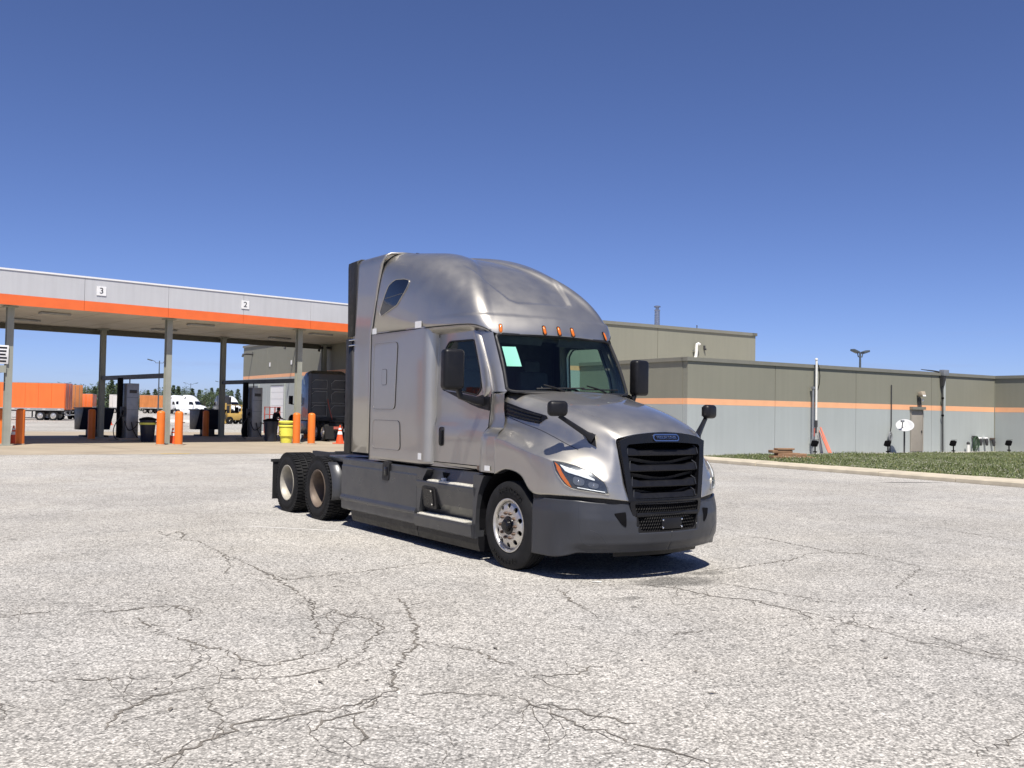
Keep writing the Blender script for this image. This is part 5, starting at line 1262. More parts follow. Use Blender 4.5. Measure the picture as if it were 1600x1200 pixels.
mb = MB(); P = [T0, T1, T1 + LB * 36, T0 + LB * 36]; mb.add([(p.x, p.y, 6.3) for p in P], [(0, 1, 2, 3)]); mb.build('roof', 'soffit', shop)
def wp_(t, e=0.0, z=0.0): p = W0 + WA * t + WN * e; return Vector((p.x, p.y, z))
def bp_(px, Yz, b=8.0):
    k = (px - 800) / 1470.4; o = W0 + LB * b; t = (o.x - k * o.y) / (k * WA.y - WA.x); p = o + WA * t; return Vector((p.x, p.y, Yz))
# flue on the workshop roof
p = bp_(1063, 6.55); p = p - Vector((WN.x, WN.y, 0)) * 2.0
fl = thing('roof_flue', 'stainless steel flue pipe standing on the workshop roof', 'chimney', p)
mb = MB(); mb.lathe([(.24, -.2), (.24, .12), (.16, .18), (.15, 1.15), (.17, 1.16), (.17, 1.22), (.13, 1.24)], 20, 'Z'); mb.build('pipe', 'stackmetal', fl, smooth=True, angle=40)
mb = MB(); mb.lathe([(.10, 1.24), (.10, 1.40)], 16, 'Z'); mb.lathe([(.19, 1.38), (.19, 1.44), (.06, 1.47), (0, 1.47)], 16, 'Z'); mb.build('rain_cap', 'stackmetal', fl, smooth=True, angle=40)
p = bp_(1088, 6.6); an = thing('roof_antenna', 'thin dark stub antenna on the workshop roof edge', 'antenna', p); mb = MB(); mb.cyl((0, 0, 0), (0, 0, .22), .025, seg=6); mb.ball((0, 0, .2), .04, 6, 4); mb.build('mast', 'dark_steel', an)
# white vent pipe low on the workshop wall
p = bp_(1084, 4.78)
vp = thing('vent_pipe', 'white bent plastic vent pipe on the workshop wall above the annex corner', 'pipe', p + Vector((WN.x, WN.y, 0)) * .18, WR)
mb = MB(); mb.tube([(-.55, 0, .10), (-.3, 0, .10), (-.12, 0, .14), (-.03, 0, .3), (0, 0, .55), (0, 0, .8), (.03, 0, .95), (.12, -.03, 1.0), (.2, -.05, .94)], .085, 10); mb.build('pipe', 'pvc', vp, smooth=True)
mb = MB(); mb.box((0, .08, .6), (.26, .12, .06)); mb.build('clamp', 'galv', vp)
mb = MB(); mb.tube([(-.6, 0, .10), (-.8, 0, .12)], .1, 10); mb.build('pipe_end', 'pvc', vp, smooth=True)
p = bp_(1099, 5.6); wl = thing('wall_bracket', 'small black bracket on the workshop wall right of the white vent pipe', 'bracket', p + Vector((WN.x, WN.y, 0)) * .05, WR)
mb = MB(); mb.box((0, 0, 0), (.07, .1, .22)); mb.box((.04, -.05, -.1), (.06, .1, .1)); mb.build('plate', 'dark_steel', wl)
# exhaust hoods and bay doors along the workshop's long side, seen below the canopy
def ls(s, e, z): p = T0 + LB * s + LN * e; return Vector((p.x, p.y, z))
LR = math.atan2(-LB.y, -LB.x)
pl_lab = ['far end of the workshop side wall', 'second from the far end of the workshop side wall', 'workshop side wall, just right of a canopy post']
for s, lab, z in ((33.6, pl_lab[0], 5.9), (23.8, pl_lab[1], 6.05), (17.3, pl_lab[2], 5.6)):
    ex = thing('exhaust_pipe', 'black goose-neck exhaust pipe at the ' + lab, 'pipe', ls(s, 0, z), LR, 'exhaust pipes on the workshop side wall')
    mb = MB(); mb.tube([(0, .1, 0), (0, -.55, 0), (0, -.75, -.06), (0, -.80, -.25)], .08, 8); mb.build('pipe', 'dark_steel', ex, smooth=True)
    mb = MB(); mb.lathe([(.16, -.02), (.16, .0), (.09, .01)], 12, 'Y', (0, 0, 0)); mb.build('flange', 'dark_steel', ex)
for s, lab in ((27.3, 'white roll-up bay door seen right of the lane 2 fuel dispenser'), (21.5, 'grey roll-up bay door behind the person in dark clothes'), (33.2, 'grey roll-up bay door near the far corner of the workshop')):
    bd = thing('bay_door', lab, 'door', ls(s, .03, 0), LR)
    for k in range(7):
        mb = MB(); mb.box((0, -.02 - .006 * (k % 2), .24 + .48 * k), (2.9, .05, .465)); mb.build('door_section', 'white_flat' if s == 27.3 else 'bluegrey', bd)
    mb = MB(); mb.box((-1.52, -.03, 1.7), (.14, .1, 3.4)); mb.box((1.52, -.03, 1.7), (.14, .1, 3.4)); mb.box((0, -.03, 3.46), (3.2, .1, .14)); mb.build('frame', 'bluegrey', bd)
for s, lab in ((29.3, 'left number plate over the bay doors'), (24.6, 'middle number plate over the bay doors'), (12.4, 'right number plate over the bay doors')):
    o = thing('bay_plate', 'small white plate on the olive wall, ' + lab, 'sign', ls(s, .01, 4.95), LR, 'small plates over the bays'); mb = MB(); mb.box((0, -.01, 0), (.24, .02, .3)); mb.build('plate', 'white_flat', o)
rr = thing('red_rack', 'red steel rail rack standing in front of the bay doors beyond lane 2', 'rack', (-16.4, 64.5, 0), LR)
M['rust_red'] = mat('faded_red_steel', (.42, .10, .075), .6, 0, 0, .15, 3.0)
mb = MB()
for z in (.62, .75, 1.3, 1.8): mb.box((0, 0, z), (3.4, .06, .06 if z > 1 else .12))
mb.build('rail', 'rust_red', rr)
for x in (-1.6, -.5, .6, 1.6):
    mb = MB(); mb.box((x, 0, .92), (.07, .07, 1.84)); mb.build('upright', 'rust_red', rr)

# --- things on and before the annex wall
dr = thing('steel_door', 'tan steel door with a dark head under a wall lamp in the annex wall', 'door', wp_(wt(1432), .012, .0), WR)
mb = MB(); mb.box((0, -.02, 1.16), (.92, .06, 2.22)); d0 = mb.build('leaf', 'door_tan', dr, bevel=.008)
mb = MB(); mb.box((.38, -.06, 1.1), (.05, .06, .14)); mb.build('handle', 'dark_steel', d0)
mb = MB(); mb.box((-.50, -.02, 1.16), (.07, .09, 2.24)); mb.box((.50, -.02, 1.16), (.07, .09, 2.24)); mb.build('frame', 'door_tan', dr)
mb = MB(); mb.box((0, -.09, 2.36), (1.16, .20, .15)); mb.build('drip_hood', 'coping', dr)
wlm = thing('wall_lamp', 'floodlight on a bracket on the annex wall above the tan door', 'lamp', wp_(wt(1434.5), .02, 2.95), WR)
mb = MB(); mb.box((0, -.08, -.2), (.14, .10, .34)); mb.tube([(0, -.1, -.5), (0, -.1, 0)], .03, 6); mb.build('bracket', 'dark_steel', wlm)
mb = MB(); mb.box((.02, -.2, .18), (.34, .26, .24), rx=-.3); hd_ = mb.build('lamp_head', 'pad', wlm, bevel=.03); mb = MB(); mb.box((.02, -.34, .13), (.26, .02, .16), rx=-.3); mb.build('lamp_glass', 'white_flat', hd_)
mb = MB(); mb.ball((.1, -.2, -.16), .07, 8, 6); mb.build('sensor', 'white_flat', wlm, smooth=True)
# white mast with conduit
t_ = wt(1268)
ms = thing('white_mast', 'tall white mast pipe strapped to a grey conduit, rising above the annex roof edge', 'pole', wp_(t_, .12, 0), WR)
mb = MB(); mb.cyl((.10, -.1, 1.62), (.10, -.1, 4.55), .055, seg=12); mb.ball((.09, -.1, 4.6), .075, 8, 6); mb.build('mast_pipe', 'pvc', ms, smooth=True)
mb = MB(); mb.cyl((.10, -.1, 1.30), (.10, -.1, 1.63), .075, seg=10); mb.cyl((.10, -.1, 1.0), (.10, -.1, 1.3), .04, seg=8); mb.build('mast_base', 'dark_steel', ms)
mb = MB(); mb.cyl((-.08, -.05, 0), (-.08, -.05, 3.2), .05, seg=10); mb.box((-.08, -.05, 3.22), (.16, .14, .1)); mb.box((-.08, -.06, .55), (.16, .14, .34)); mb.build('conduit', 'galv', ms)
mb = MB(); mb.cyl((-.02, -.08, .85), (.0, -.09, 1.25), .03, seg=8); mb.build('red_cable', 'rust_red', ms)
mb = MB(); mb.tube([(.10, -.1, 4.55), (.24, -.14, 4.2), (.30, -.14, 3.8), (.26, -.14, 3.4), (.17, -.12, 3.1)], .022, 6); mb.build('loose_cable', 'void', ms, smooth=True)
# roof drain with scupper
t_ = wt(1472)
dp = thing('downspout', 'grey downspout with a scupper box and dark conduit on the annex wall', 'pipe', wp_(t_, .1, 0), WR)
mb = MB(); mb.box((.05, 0, 2.0), (.13, .12, 3.9)); mb.build('pipe', 'bluegrey', dp, bevel=.015)
mb = MB(); mb.box((.0, -.04, 4.34), (.46, .30, .34)); mb.build('scupper_box', 'galv', dp, bevel=.02)
mb = MB(); mb.hexa([(-.20, -.1, 3.62), (-.06, -.1, 3.62), (-.06, .06, 3.62), (-.20, .06, 3.62), (-.24, -.16, 4.16), (.0, -.16, 4.16), (.0, .08, 4.16), (-.24, .08, 4.16)]); mb.cyl((-.13, -.04, 0), (-.13, -.04, 3.65), .035, seg=8); mb.build('conduit', 'dark_steel', dp)
for z in (2.0, 2.95): 
    mb = MB(); mb.ball((-.15, -.06, z), .07, 8, 6); mb.build('fitting', 'void', dp)
cn = thing('wall_conduit', 'thin dark conduit with a coiled cable near the satellite dish on the annex wall', 'conduit', wp_(wt(1391.5), .05, 0), WR)
mb = MB(); mb.tube([(-.06, 0, 0), (-.05, 0, 1.0), (.03, 0, 1.4), (.03, 0, 3.55)], .028, 6); mb.build('pipe', 'dark_steel', cn)
mb = MB(); mb.tube([(-.12 + .14 * math.cos(a), -.06, .85 + .22 * math.sin(a)) for a in np.linspace(0, 2 * math.pi, 17)], .03, 6); mb.tube([(-.12 + .08 * math.cos(a), -.07, .82 + .16 * math.sin(a)) for a in np.linspace(0, 2 * math.pi, 15)], .03, 6); mb.build('cable_coil', 'galv', cn, smooth=True)
# satellite dish
M['dish_grey'] = mat('light_grey_dish', (.46, .47, .48), .5, 0, 0, .06, 6.0)
sd = thing('satellite_dish', 'pale grey satellite dish on a dark pole in the grass left of the tan door', 'dish', wp_(wt(1413.5) - 1.35, .9, .1), WR - .5)
mb = MB(); mb.tube([(.05, 0, -.2), (.05, 0, 1.1)], .045, 8); mb.tube([(.05, 0, 1.1), (-.12, -.10, 1.28), (-.25, -.42, 1.52)], .028, 6); mb.build('pole', 'dark_steel', sd)
G = []
ax = Vector((-.30, -.62, .72)).normalized(); e1 = ax.cross(Vector((0, 0, 1))).normalized(); e2 = e1.cross(ax); c0 = Vector((.05, -.05, 1.28))
for r_ in np.linspace(.001, .44, 7): G.append([tuple(c0 + e1 * (r_ * math.cos(a)) + e2 * (r_ * math.sin(a)) + ax * (r_ * r_ * .55)) for a in np.linspace(0, 2 * math.pi, 28, endpoint=False)])
mb = MB(); mb.grid(G, wrap=True); ds = mb.build('reflector_dish', 'dish_grey', sd, smooth=True); md = ds.modifiers.new('thickness', 'SOLIDIFY'); md.thickness = .015
mb = MB(); mb.box((-.27, -.44, 1.56), (.16, .14, .12)); mb.build('receiver', 'galv', sd, bevel=.02)
# hose bibs
for px, lab, z in ((1528, 'white wall spigot with a dark nozzle, nearest the hanging green hose', .76), (1537.5, 'white wall spigot with a dark nozzle, middle of three', .76), (1548.5, 'rusty grey wall spigot near the inside corner, rightmost of three', .72)):
    sp = thing('wall_spigot', lab, 'spigot', wp_(wt(px), .02, z), WR, 'spigots on the annex wall')
    mb = MB(); mb.box((0, -.08, 0), (.30, .16, .10)); mb.build('bracket', 'white_flat' if z > .73 else 'lug', sp, bevel=.01)
    mb = MB(); mb.tube([(0, -.14, -.04), (0, -.17, -.2), (.03, -.17, -.42)], [.09, .10, .06], 8); mb.build('nozzle', 'dark_steel', sp, smooth=True)
    mb = MB(); mb.tube([(.14, -.08, 0), (.28, -.06, .03)], .035, 6); mb.build('valve', 'dark_steel', sp)
hs = thing('garden_hose', 'green garden hose hanging in loops on the annex wall', 'hose', wp_(wt(1520), .1, 0), WR)
mb = MB()
for k in range(6):
    w = .10 + .035 * k; z0 = .86; zl = .02 + .1 * (k % 3); x0 = -.05 + .02 * k
    mb.tube([(x0 + w * math.sin(a) * (1 - .3 * math.cos(a)), -.03 - .02 * k, (z0 + zl) / 2 + (z0 - zl) / 2 * math.cos(a)) for a in np.linspace(0, 2 * math.pi, 19)], .022, 5)
M['hose_green'] = mat('dull_green_hose', (.035, .07, .035), .5, 0, 0, .2, 9.0); mb.build('loops', 'hose_green', hs, smooth=True)
mb = MB(); mb.box((0, -.02, .86), (.28, .16, .06)); mb.build('hose_hook', 'dark_steel', hs)
wpst = thing('white_standpipe', 'short white standpipe with a dark cap at the foot of the annex wall', 'pipe', wp_(wt(1507), .25, .05), WR)
mb = MB(); mb.cyl((0, 0, -.1), (0, 0, .36), .08, seg=12); mb.build('pipe', 'pvc', wpst, smooth=True); mb = MB(); mb.lathe([(.09, .36), (.09, .46), (.03, .52), (0, .52)], 10, 'Z'); mb.build('cap', 'dark_steel', wpst)
st_ = thing('orange_stakes', 'two faded orange plastic stakes leaning on the annex wall right of the white mast', 'stake', wp_(wt(1291) - .4, .1, .1), WR)
M['peach_red'] = mat('faded_coral_plastic', (.70, .22, .14), .5, 0, 0, .1, 4.0)
for x, l, w in ((0, 1.2, .12), (-.10, 1.05, .05)):
    mb = MB(); mb.hexa([(x + .12 - w, -.42, -.05), (x + .12 + w, -.42, -.05), (x + .12 + w, -.39, -.05), (x + .12 - w, -.39, -.05), (x - .16 - w * .4, -.05, l), (x - .16 + w * .4, -.05, l), (x - .16 + w * .4, -.02, l), (x - .16 - w * .4, -.02, l)]); mb.build('stake', 'peach_red', st_)
# ground floodlights
for px, e, lab in ((1271.5, .7, 'black ground floodlight at the foot of the white mast'), (1379.5, 1.2, 'black ground floodlight left of the satellite dish'), (1478, 1.3, 'black ground floodlight right of the grey downspout'), (1562.5, 1.3, 'black ground floodlight before the shaded wing wall')):
    t2 = wt(px) - 1.0 * e
    p = wp_(t2, e, .0)
    gl_ = thing('ground_floodlight', lab, 'lamp', (p.x, p.y, .10), WR + random.uniform(-.2, .2), 'ground floodlights along the annex wall')
    mb = MB(); mb.cyl((0, 0, -.15), (0, 0, .28), .035, seg=8); mb.box((0, 0, .02), (.14, .14, .06)); mb.build('stem', 'void', gl_)
    mb = MB(); mb.box((0, .02, .42), (.33, .16, .28), rx=.35); h_ = mb.build('lamp_head', 'void', gl_, bevel=.02)
    mb = MB(); mb.box((0, .11, .45), (.28, .012, .22), rx=.35); mb.build('lamp_glass', 'glass_dark', h_)
    mb = MB(); mb.box((0, -.05, .60), (.34, .10, .02)); mb.build('lamp_shade', 'void', h_)
rv = thing('roof_vent', 'low white mushroom vent on the annex roof', 'vent', wp_(wt(1333), -3.2, 4.2), WR)
mb = MB(); mb.lathe([(.22, -.2), (.22, .22), (.46, .24), (.48, .30), (.40, .38), (0, .42)], 20, 'Z'); mb.build('hood', 'white_flat', rv, smooth=True, angle=40)
mb = MB(); mb.box((-.6, 0, -.02), (.6, .5, .3)); mb.build('kerb', 'galv', rv)
cbz = thing('roof_cable', 'dark cable running up to the scupper along the annex coping', 'cable', wp_(wt(1466), .05, 4.36), WR); mb = MB(); mb.tube([(0, 0, .02), (-.5, 0, .06), (-1.6, 0, .10)], [.05, .04, .02], 6); mb.build('cable', 'dark_steel', cbz)

# ------------------------------------------------------------------ kerb, grass
KA = Vector((7.58, 35.73)); KB = Vector((13.76, 25.25)); KD = (KB - KA).normalized(); KN = Vector((-KD.y, KD.x))  # KN points towards the grass
if KN.x < 0: KN = -KN
M['kerb'] = mat('weathered_pale_kerb', (.48, .425, .325), .85, 0, 0, .18, 2.2, .12, 60)
k0 = -16.0; kerb = thing('kerb', None, None); kerb['kind'] = 'structure'
s_ = k0; kerb_segs = []
while s_ < 26:
    ln = 2.62 + random.uniform(-.05, .05); kerb_segs.append((s_, s_ + ln)); s_ += ln
for (a, b) in kerb_segs:
    A = KA + KD * (a + .012); Bq = KA + KD * (b - .012); dz = random.uniform(-.006, .006); off = random.uniform(-.012, .012)
    pr = [(off, -.05), (off + .015, .10 + dz), (off + .045, .13 + dz), (1.15, .15 + dz), (1.15, -.05)]
    mb = MB(); r0 = [(A.x + KN.x * q, A.y + KN.y * q, z) for q, z in pr]; r1 = [(Bq.x + KN.x * q, Bq.y + KN.y * q, z) for q, z in pr]
    mb.strip(r0, r1); mb.add(r0, [(0, 1, 2, 3, 4)]); mb.add(r1, [(4, 3, 2, 1, 0)]); mb.build('kerbstone', 'kerb', kerb)
mb = MB(); A = KA + KD * k0; Bq = KA + KD * 26
mb.add([(A.x - KN.x * .05, A.y - KN.y * .05, .004), (Bq.x - KN.x * .05, Bq.y - KN.y * .05, .004), (Bq.x + KN.x * .02, Bq.y + KN.y * .02, .004), (A.x + KN.x * .02, A.y + KN.y * .02, .004)], [(0, 1, 2, 3)]); mb.build('gutter_dirt', 'crack', kerb)
def grass_z(x, y):
    d = (Vector((x, y)) - KA).dot(KN)
    return .125 + .02 * min(max(d, 0), 6) / 6 + .03 * math.sin(x * .9 + y * .6) * .4 + .02 * math.sin(x * 2.1 - y * 1.3) * .5
M['grass_soil'] = mat('grassy_earth', (.085, .100, .040), .95, 0, 0, .35, 1.2, .3, 20)
def grass_mat():
    m, t, b = nmat('mixed_grass'); N = t.nodes.new; L = t.links.new
    g = N('ShaderNodeNewGeometry'); cr = N('ShaderNodeValToRGB'); L(g.outputs['Random Per Island'], cr.inputs[0])
    e = cr.color_ramp.elements; e[0].position = 0; e[0].color = (.075, .105, .032, 1); e[1].position = 1; e[1].color = (.21, .19, .08, 1)
    x = e.new(.45); x.color = (.11, .14, .045, 1); x = e.new(.8); x.color = (.15, .18, .055, 1)
    L(cr.outputs[0], b.inputs['Base Color']); b.inputs['Roughness'].default_value = .7
    return m
M['grass'] = grass_mat()
mb = MB(); G = []
for a in np.linspace(-2.5, 26, 58):
    row = []
    for q in np.linspace(1.13, 25, 48):
        p = KA + KD * a + KN * q; row.append((p.x, p.y, grass_z(p.x, p.y)))
    G.append(row)
mb.grid(G); gso = mb.build('lawn', 'grass_soil', smooth=True); tag(gso, kind='structure')
vs = []; fs = []; fl_ = MB()
def behind_wall(p):
    d = (p - W0); return d.dot(WN) < .04 and d.dot(WA) > -.1 or (p - W1).dot(Vector((.844, .536))) > -.1
cnt = 0
while cnt < 52000:
    a = random.uniform(-2.5, 26); q = 1.1 + 23 * random.random() ** 1.5; p = KA + KD * a + KN * q
    if behind_wall(p): continue
    cnt += 1
    z = grass_z(p.x, p.y); h = random.uniform(.03, .085) * (1.1 + .5 * math.sin(p.x * .7) * math.sin(p.y * .55)); an = random.uniform(0, 6.28); w = random.uniform(.010, .022); lx = random.gauss(0, .035); ly = random.gauss(0, .035); k = len(vs)
    vs += [(p.x + math.cos(an) * w, p.y + math.sin(an) * w, z - .01), (p.x - math.cos(an) * w, p.y - math.sin(an) * w, z - .01), (p.x + lx, p.y + ly, z + h)]; fs.append((k, k + 1, k + 2))
    if random.random() < .05 + .06 * (math.sin(p.x * .5 + 1) > 0):
        r_ = random.uniform(.012, .026); fl_.add([(p.x + r_, p.y, z + h), (p.x, p.y + r_, z + h + .01), (p.x - r_, p.y, z + h), (p.x, p.y - r_, z + h + .01), (p.x, p.y, z + h + r_)], [(0, 1, 4), (1, 2, 4), (2, 3, 4), (3, 0, 4)])
me = bpy.data.meshes.new('grass'); me.from_pydata(vs, [], fs); me.materials.append(M['grass']); o = bpy.data.objects.new('grass', me); link(o)
tag(o, 'strip of mown green grass between the kerb and the annex wall', 'grass', kind='stuff')
M['clover'] = mat('pale_clover_heads', (.42, .40, .33), .8, 0, 0, .2, 50.0)
tag(fl_.build('clover_flowers', 'clover'), 'pale clover heads scattered through the grass strip', 'flowers', kind='stuff')
# stack of boards on the grass
M['board'] = mat('brown_timber_boards', (.27, .155, .085), .75, 0, 0, .25, 4.0, .08, 40)
bs = thing('board_stack', 'loose stack of brown timber boards on the grass by the white mast', 'boards', (10.9, 37.3, .13), .35)
for (x, y, z, l, w, h, r_) in ((-.2, 0, .06, 1.05, .32, .11, .05), (.05, .02, .17, 1.0, .30, .11, -.04), (-.25, .03, .28, .95, .3, .11, .03), (-.1, 0, .375, .8, .28, .07, .02), (.62, -.05, .05, .9, .3, .09, -.15), (.5, -.02, .15, .7, .28, .10, -.1), (.95, -.12, .03, .6, .25, .05, -.3)):
    mb = MB(); mb.box((0, 0, 0), (l, w, h)); o = mb.build('board', 'board', bs, bevel=.008); o.location = (x, y, z); o.rotation_euler = (0, 0, r_)
# ------------------------------------------------------------------ vehicles and trees beyond the canopy
M['truck_white'] = mat('white_truck_paint', (.74, .76, .76), .35, 0, .3, .05, 2.0)
M['truck_dark'] = mat('dark_grey_truck_paint', (.042, .042, .046), .35, .3, .3, .12, 2.0)
M['trailer_orange'] = mat('orange_trailer_paint', (.80, .16, .03), .45, 0, .1, .06, .6, streak=.05)
M['trailer_rust'] = mat('weathered_orange_paint', (.55, .20, .06), .55, 0, 0, .15, .8, streak=.12)
M['trailer_white'] = mat('dusty_white_trailer', (.60, .57, .54), .55, 0, 0, .08, .8, streak=.06)
M['trailer_rail'] = mat('dirty_trailer_rail', (.36, .36, .35), .5, .4, 0, .15, 4.0)
M['truck_orange'] = mat('orange_truck_paint', (.72, .14, .03), .4, 0, .2, .06, 2.0)
M['yellow_mach'] = mat('yellow_machine_paint', (.50, .33, .09), .5, 0, 0, .12, 3.0)
wm = MB(); wm.lathe([(.30, -.12), (.44, -.15), (.50, -.11), (.51, 0), (.50, .11), (.44, .15), (.30, .12)], 24); tyre_me = wm.mesh('far_tyre', 'rubber', smooth=True, angle=40)
wm = MB(); wm.lathe([(.30, .12), (.28, .06), (.14, .08), (.12, .14), (0, .14)], 20); rim_me = wm.mesh('far_rim', 'alloy', smooth=True, angle=40)
def far_wheel(parent, x, y, side, r=.5):
    t = thing('wheel', None, None, (x, y, r), 0 if side > 0 else math.pi); t.parent = parent
    obj('tyre', tyre_me, t); obj('rim', rim_me, t); return t
def trailer(loc, rz, L, label, paint, bed=1.12, H=3.95, ends=True):
    """Box trailer; local x runs along it, rear at x = 0."""
    t = thing('box_trailer', label, 'trailer', loc, rz, 'box trailers parked beyond the pumps')
    n = max(3, int(L / 1.25))
    for sd in (-1, 1):
        for k in range(n):
            x0, x1 = L * k / n + .012, L * (k + 1) / n - .012
            mb = MB(); mb.box(((x0 + x1) / 2, sd * 1.28, (bed + .18 + H) / 2), (x1 - x0, .03, H - bed - .18)); mb.build('side_panel', paint, t)
        mb = MB(); mb.box((L / 2, sd * 1.285, bed + .05), (L, .06, .26)); mb.build('side_rail', 'trailer_rail', t)
        for k in range(int(L / 1.5)):
            mb = MB(); mb.box((.5 + k * 1.5, sd * 1.318, bed + .05), (.3, .006, .05)); mb.build('reflector_tape', 'white_sticker', t)
    mb = MB(); mb.box((L / 2, 0, H - .02), (L, 2.6, .06)); mb.build('roof', 'trailer_rail', t)
    mb = MB(); mb.box((L / 2, 0, (bed + H) / 2), (L - .1, 2.5, H - bed - .1)); mb.build('inner_box', paint, t)
    for sy in (-.64, .64):
        mb = MB(); mb.box((-.03, sy, (bed + H) / 2), (.06, 1.24, H - bed - .1)); d = mb.build('rear_door', paint, t, bevel=.01)
        for k in range(2):
            mb = MB(); mb.cyl((-.08, sy - .25 + .5 * k, bed + .1), (-.08, sy - .25 + .5 * k, H - .1), .02, seg=6); mb.build('lock_rod', 'galv', d)
    mb = MB(); mb.box((L, 0, (bed + H) / 2), (.08, 2.56, H - bed)); mb.build('nose', paint, t)
    mb = MB(); mb.box((L / 2, 0, bed - .12), (L, .9, .14)); mb.box((1.8, 0, .8), (2.6, .9, .3)); mb.build('underframe', 'chassis', t)
    for x in (1.1, 2.4):
        for sd in (-1, 1): far_wheel(t, x, sd * 1.08, sd)
    mb = MB(); mb.box((0, 0, .55), (.08, 2.2, .1)); mb.box((0, -.7, .8), (.08, .1, .5)); mb.box((0, .7, .8), (.08, .1, .5)); mb.build('bumper_guard', 'trailer_rail', t)
    for sd in (-.9, .9):
        mb = MB(); mb.box((L - 2.2, sd, .6), (.12, .12, 1.0)); mb.build('landing_leg', 'chassis', t)
    return t
def tractor(loc, rz, label, paint, detail=False, group='tractor units parked beyond the pumps'):
    """Sleeper tractor; local x forward, front axle at 0."""
    t = thing('tractor_unit', label, 'truck', loc, rz, group)
    half = [(-3.55, 2.9, 1.2), (-2.0, 2.9, 1.2)]
    def ring(x, w, z0, z1, r):
        pts = []
        for y, z in ((w, z0), (w, z1 - r), (w - r * .35, z1 - r * .3), (w - r, z1), (-(w - r), z1), (-(w - r * .35), z1 - r * .3), (-w, z1 - r), (-w, z0)): pts.append((x, y, z))
        return pts
    secs = [ring(-3.5, 1.2, 1.1, 3.75, .3), ring(-3.1, 1.2, 1.1, 3.95, .35), ring(-2.5, 1.2, 1.1, 3.95, .4), ring(-1.9, 1.17, 1.1, 3.78, .45), ring(-1.4, 1.12, 1.1, 3.5, .45), ring(-1.0, 1.05, 1.1, 3.15, .35), ring(-.72, .98, 1.1, 2.78, .15), ring(-.36, .96, 1.1, 2.02, .06), ring(-.34, .96, 1.1, 1.98, .05)]
    mb = MB(); mb.grid(secs, wrap=False); mb.add(secs[0], [tuple(range(8))]); mb.add(secs[-1], [tuple(reversed(range(8)))]); mb.build('cab', paint, t, smooth=True, angle=40)
    hs = [ring(-.36, .95, 1.1, 2.0, .25), ring(.3, .9, 1.1, 1.88, .25), ring(.8, .8, 1.0, 1.76, .25), ring(1.15, .66, .85, 1.62, .22), ring(1.27, .58, .85, 1.5, .2)]
    mb = MB(); mb.grid(hs); mb.add(hs[-1], [tuple(reversed(range(8)))]); mb.build('hood', paint, t, smooth=True, angle=40)
    for sd in (-1, 1):
        mb = MB(); mb.grid([[(x, sd * 1.18, z), (x, sd * .8, z + .03)] for x, z in ((-.75, .95), (-.55, 1.2), (-.2, 1.36), (.2, 1.38), (.6, 1.25), (.9, 1.05), (1.0, .9))]); mb.grid([[(x, sd * 1.18, z), (x, sd * 1.18, z2)] for x, z, z2 in ((.62, 1.24, .7), (.8, 1.13, .6), (1.0, .9, .6))]); mb.build('fender', paint, t, smooth=True)
        W = [(-1.75, 2.08), (-1.72, 2.62), (-1.1, 2.62), (-.85, 2.1)]
        mb = MB(); mb.prism(W, lambda x, z: (x, sd * (1.205 if x < -1.5 else 1.10), z), lambda x, z: (x, sd * 1.0, z)); mb.build('side_window', 'glass_dark', t)
        mb = MB(); mb.prism([(-2.9, 3.1), (-2.6, 3.55), (-2.35, 3.55), (-2.55, 3.2)], lambda x, z: (x, sd * 1.207, z), lambda x, z: (x, sd * 1.1, z)); mb.build('roof_window', 'glass_dark', t)
        mb = MB(); mb.box((-.72, sd * 1.45, 2.25), (.14, .24, .5)); mi = mb.build('side_mirror', 'black_plastic', t, bevel=.03); mb = MB(); mb.box((-.75, sd * 1.2, 2.0), (.05, .5, .05)); mb.build('mirror_arm', 'black_plastic', mi)
        mb = MB(); mb.box((-2.3, sd * 1.12, .68), (2.9, .2, .75)); mb.build('side_skirt', paint if not detail else 'truck_dark', t, bevel=.03)
        mb = MB(); mb.box((-3.8, sd * 1.18, 2.4), (.6, .03, 2.7)); mb.build('side_extender', paint if not detail else 'soft_black', t)
        mb = MB(); mb.box((1.0, sd * .86, 1.12), (.3, .3, .2)); mb.build('headlight', 'reflector', t, bevel=.05)
        far_wheel(t, 0, sd * 1.04, sd)
        for x in (-5.0, -6.3): far_wheel(t, x, sd * 1.04, sd)
        mb = MB(); mb.box((-3.6, sd * .43, .85), (7.4, .09, .25)); mb.build('frame_rail', 'chassis', t)
        mb = MB(); mb.box((-6.95, sd * .95, .5), (.02, .5, .7)); mb.build('mud_flap', 'soft_black', t)
    mb = MB(); mb.grid([[(-.70 + .035 * abs(y) * -1, y * .92, 2.72), (-.34 - .05 * abs(y), y * .92, 2.04)] for y in np.linspace(-1, 1, 7)])
    o = mb.build('windshield', 'glass_dark', t, smooth=True); o.location = (.03, 0, .01)
    mb = MB(); mb.box((1.28, 0, 1.18), (.04, .98, .58)); mb.build('grille', 'black_gloss', t); mb = MB(); mb.box((1.2, 0, .58), (.3, 2.2, .46)); mb.build('bumper', paint if not detail else 'grey_plastic', t, bevel=.06)
    mb = MB(); mb.box((-5.6, 0, 1.08), (1.0, .9, .12)); mb.build('fifth_wheel', 'chassis', t, bevel=.02)
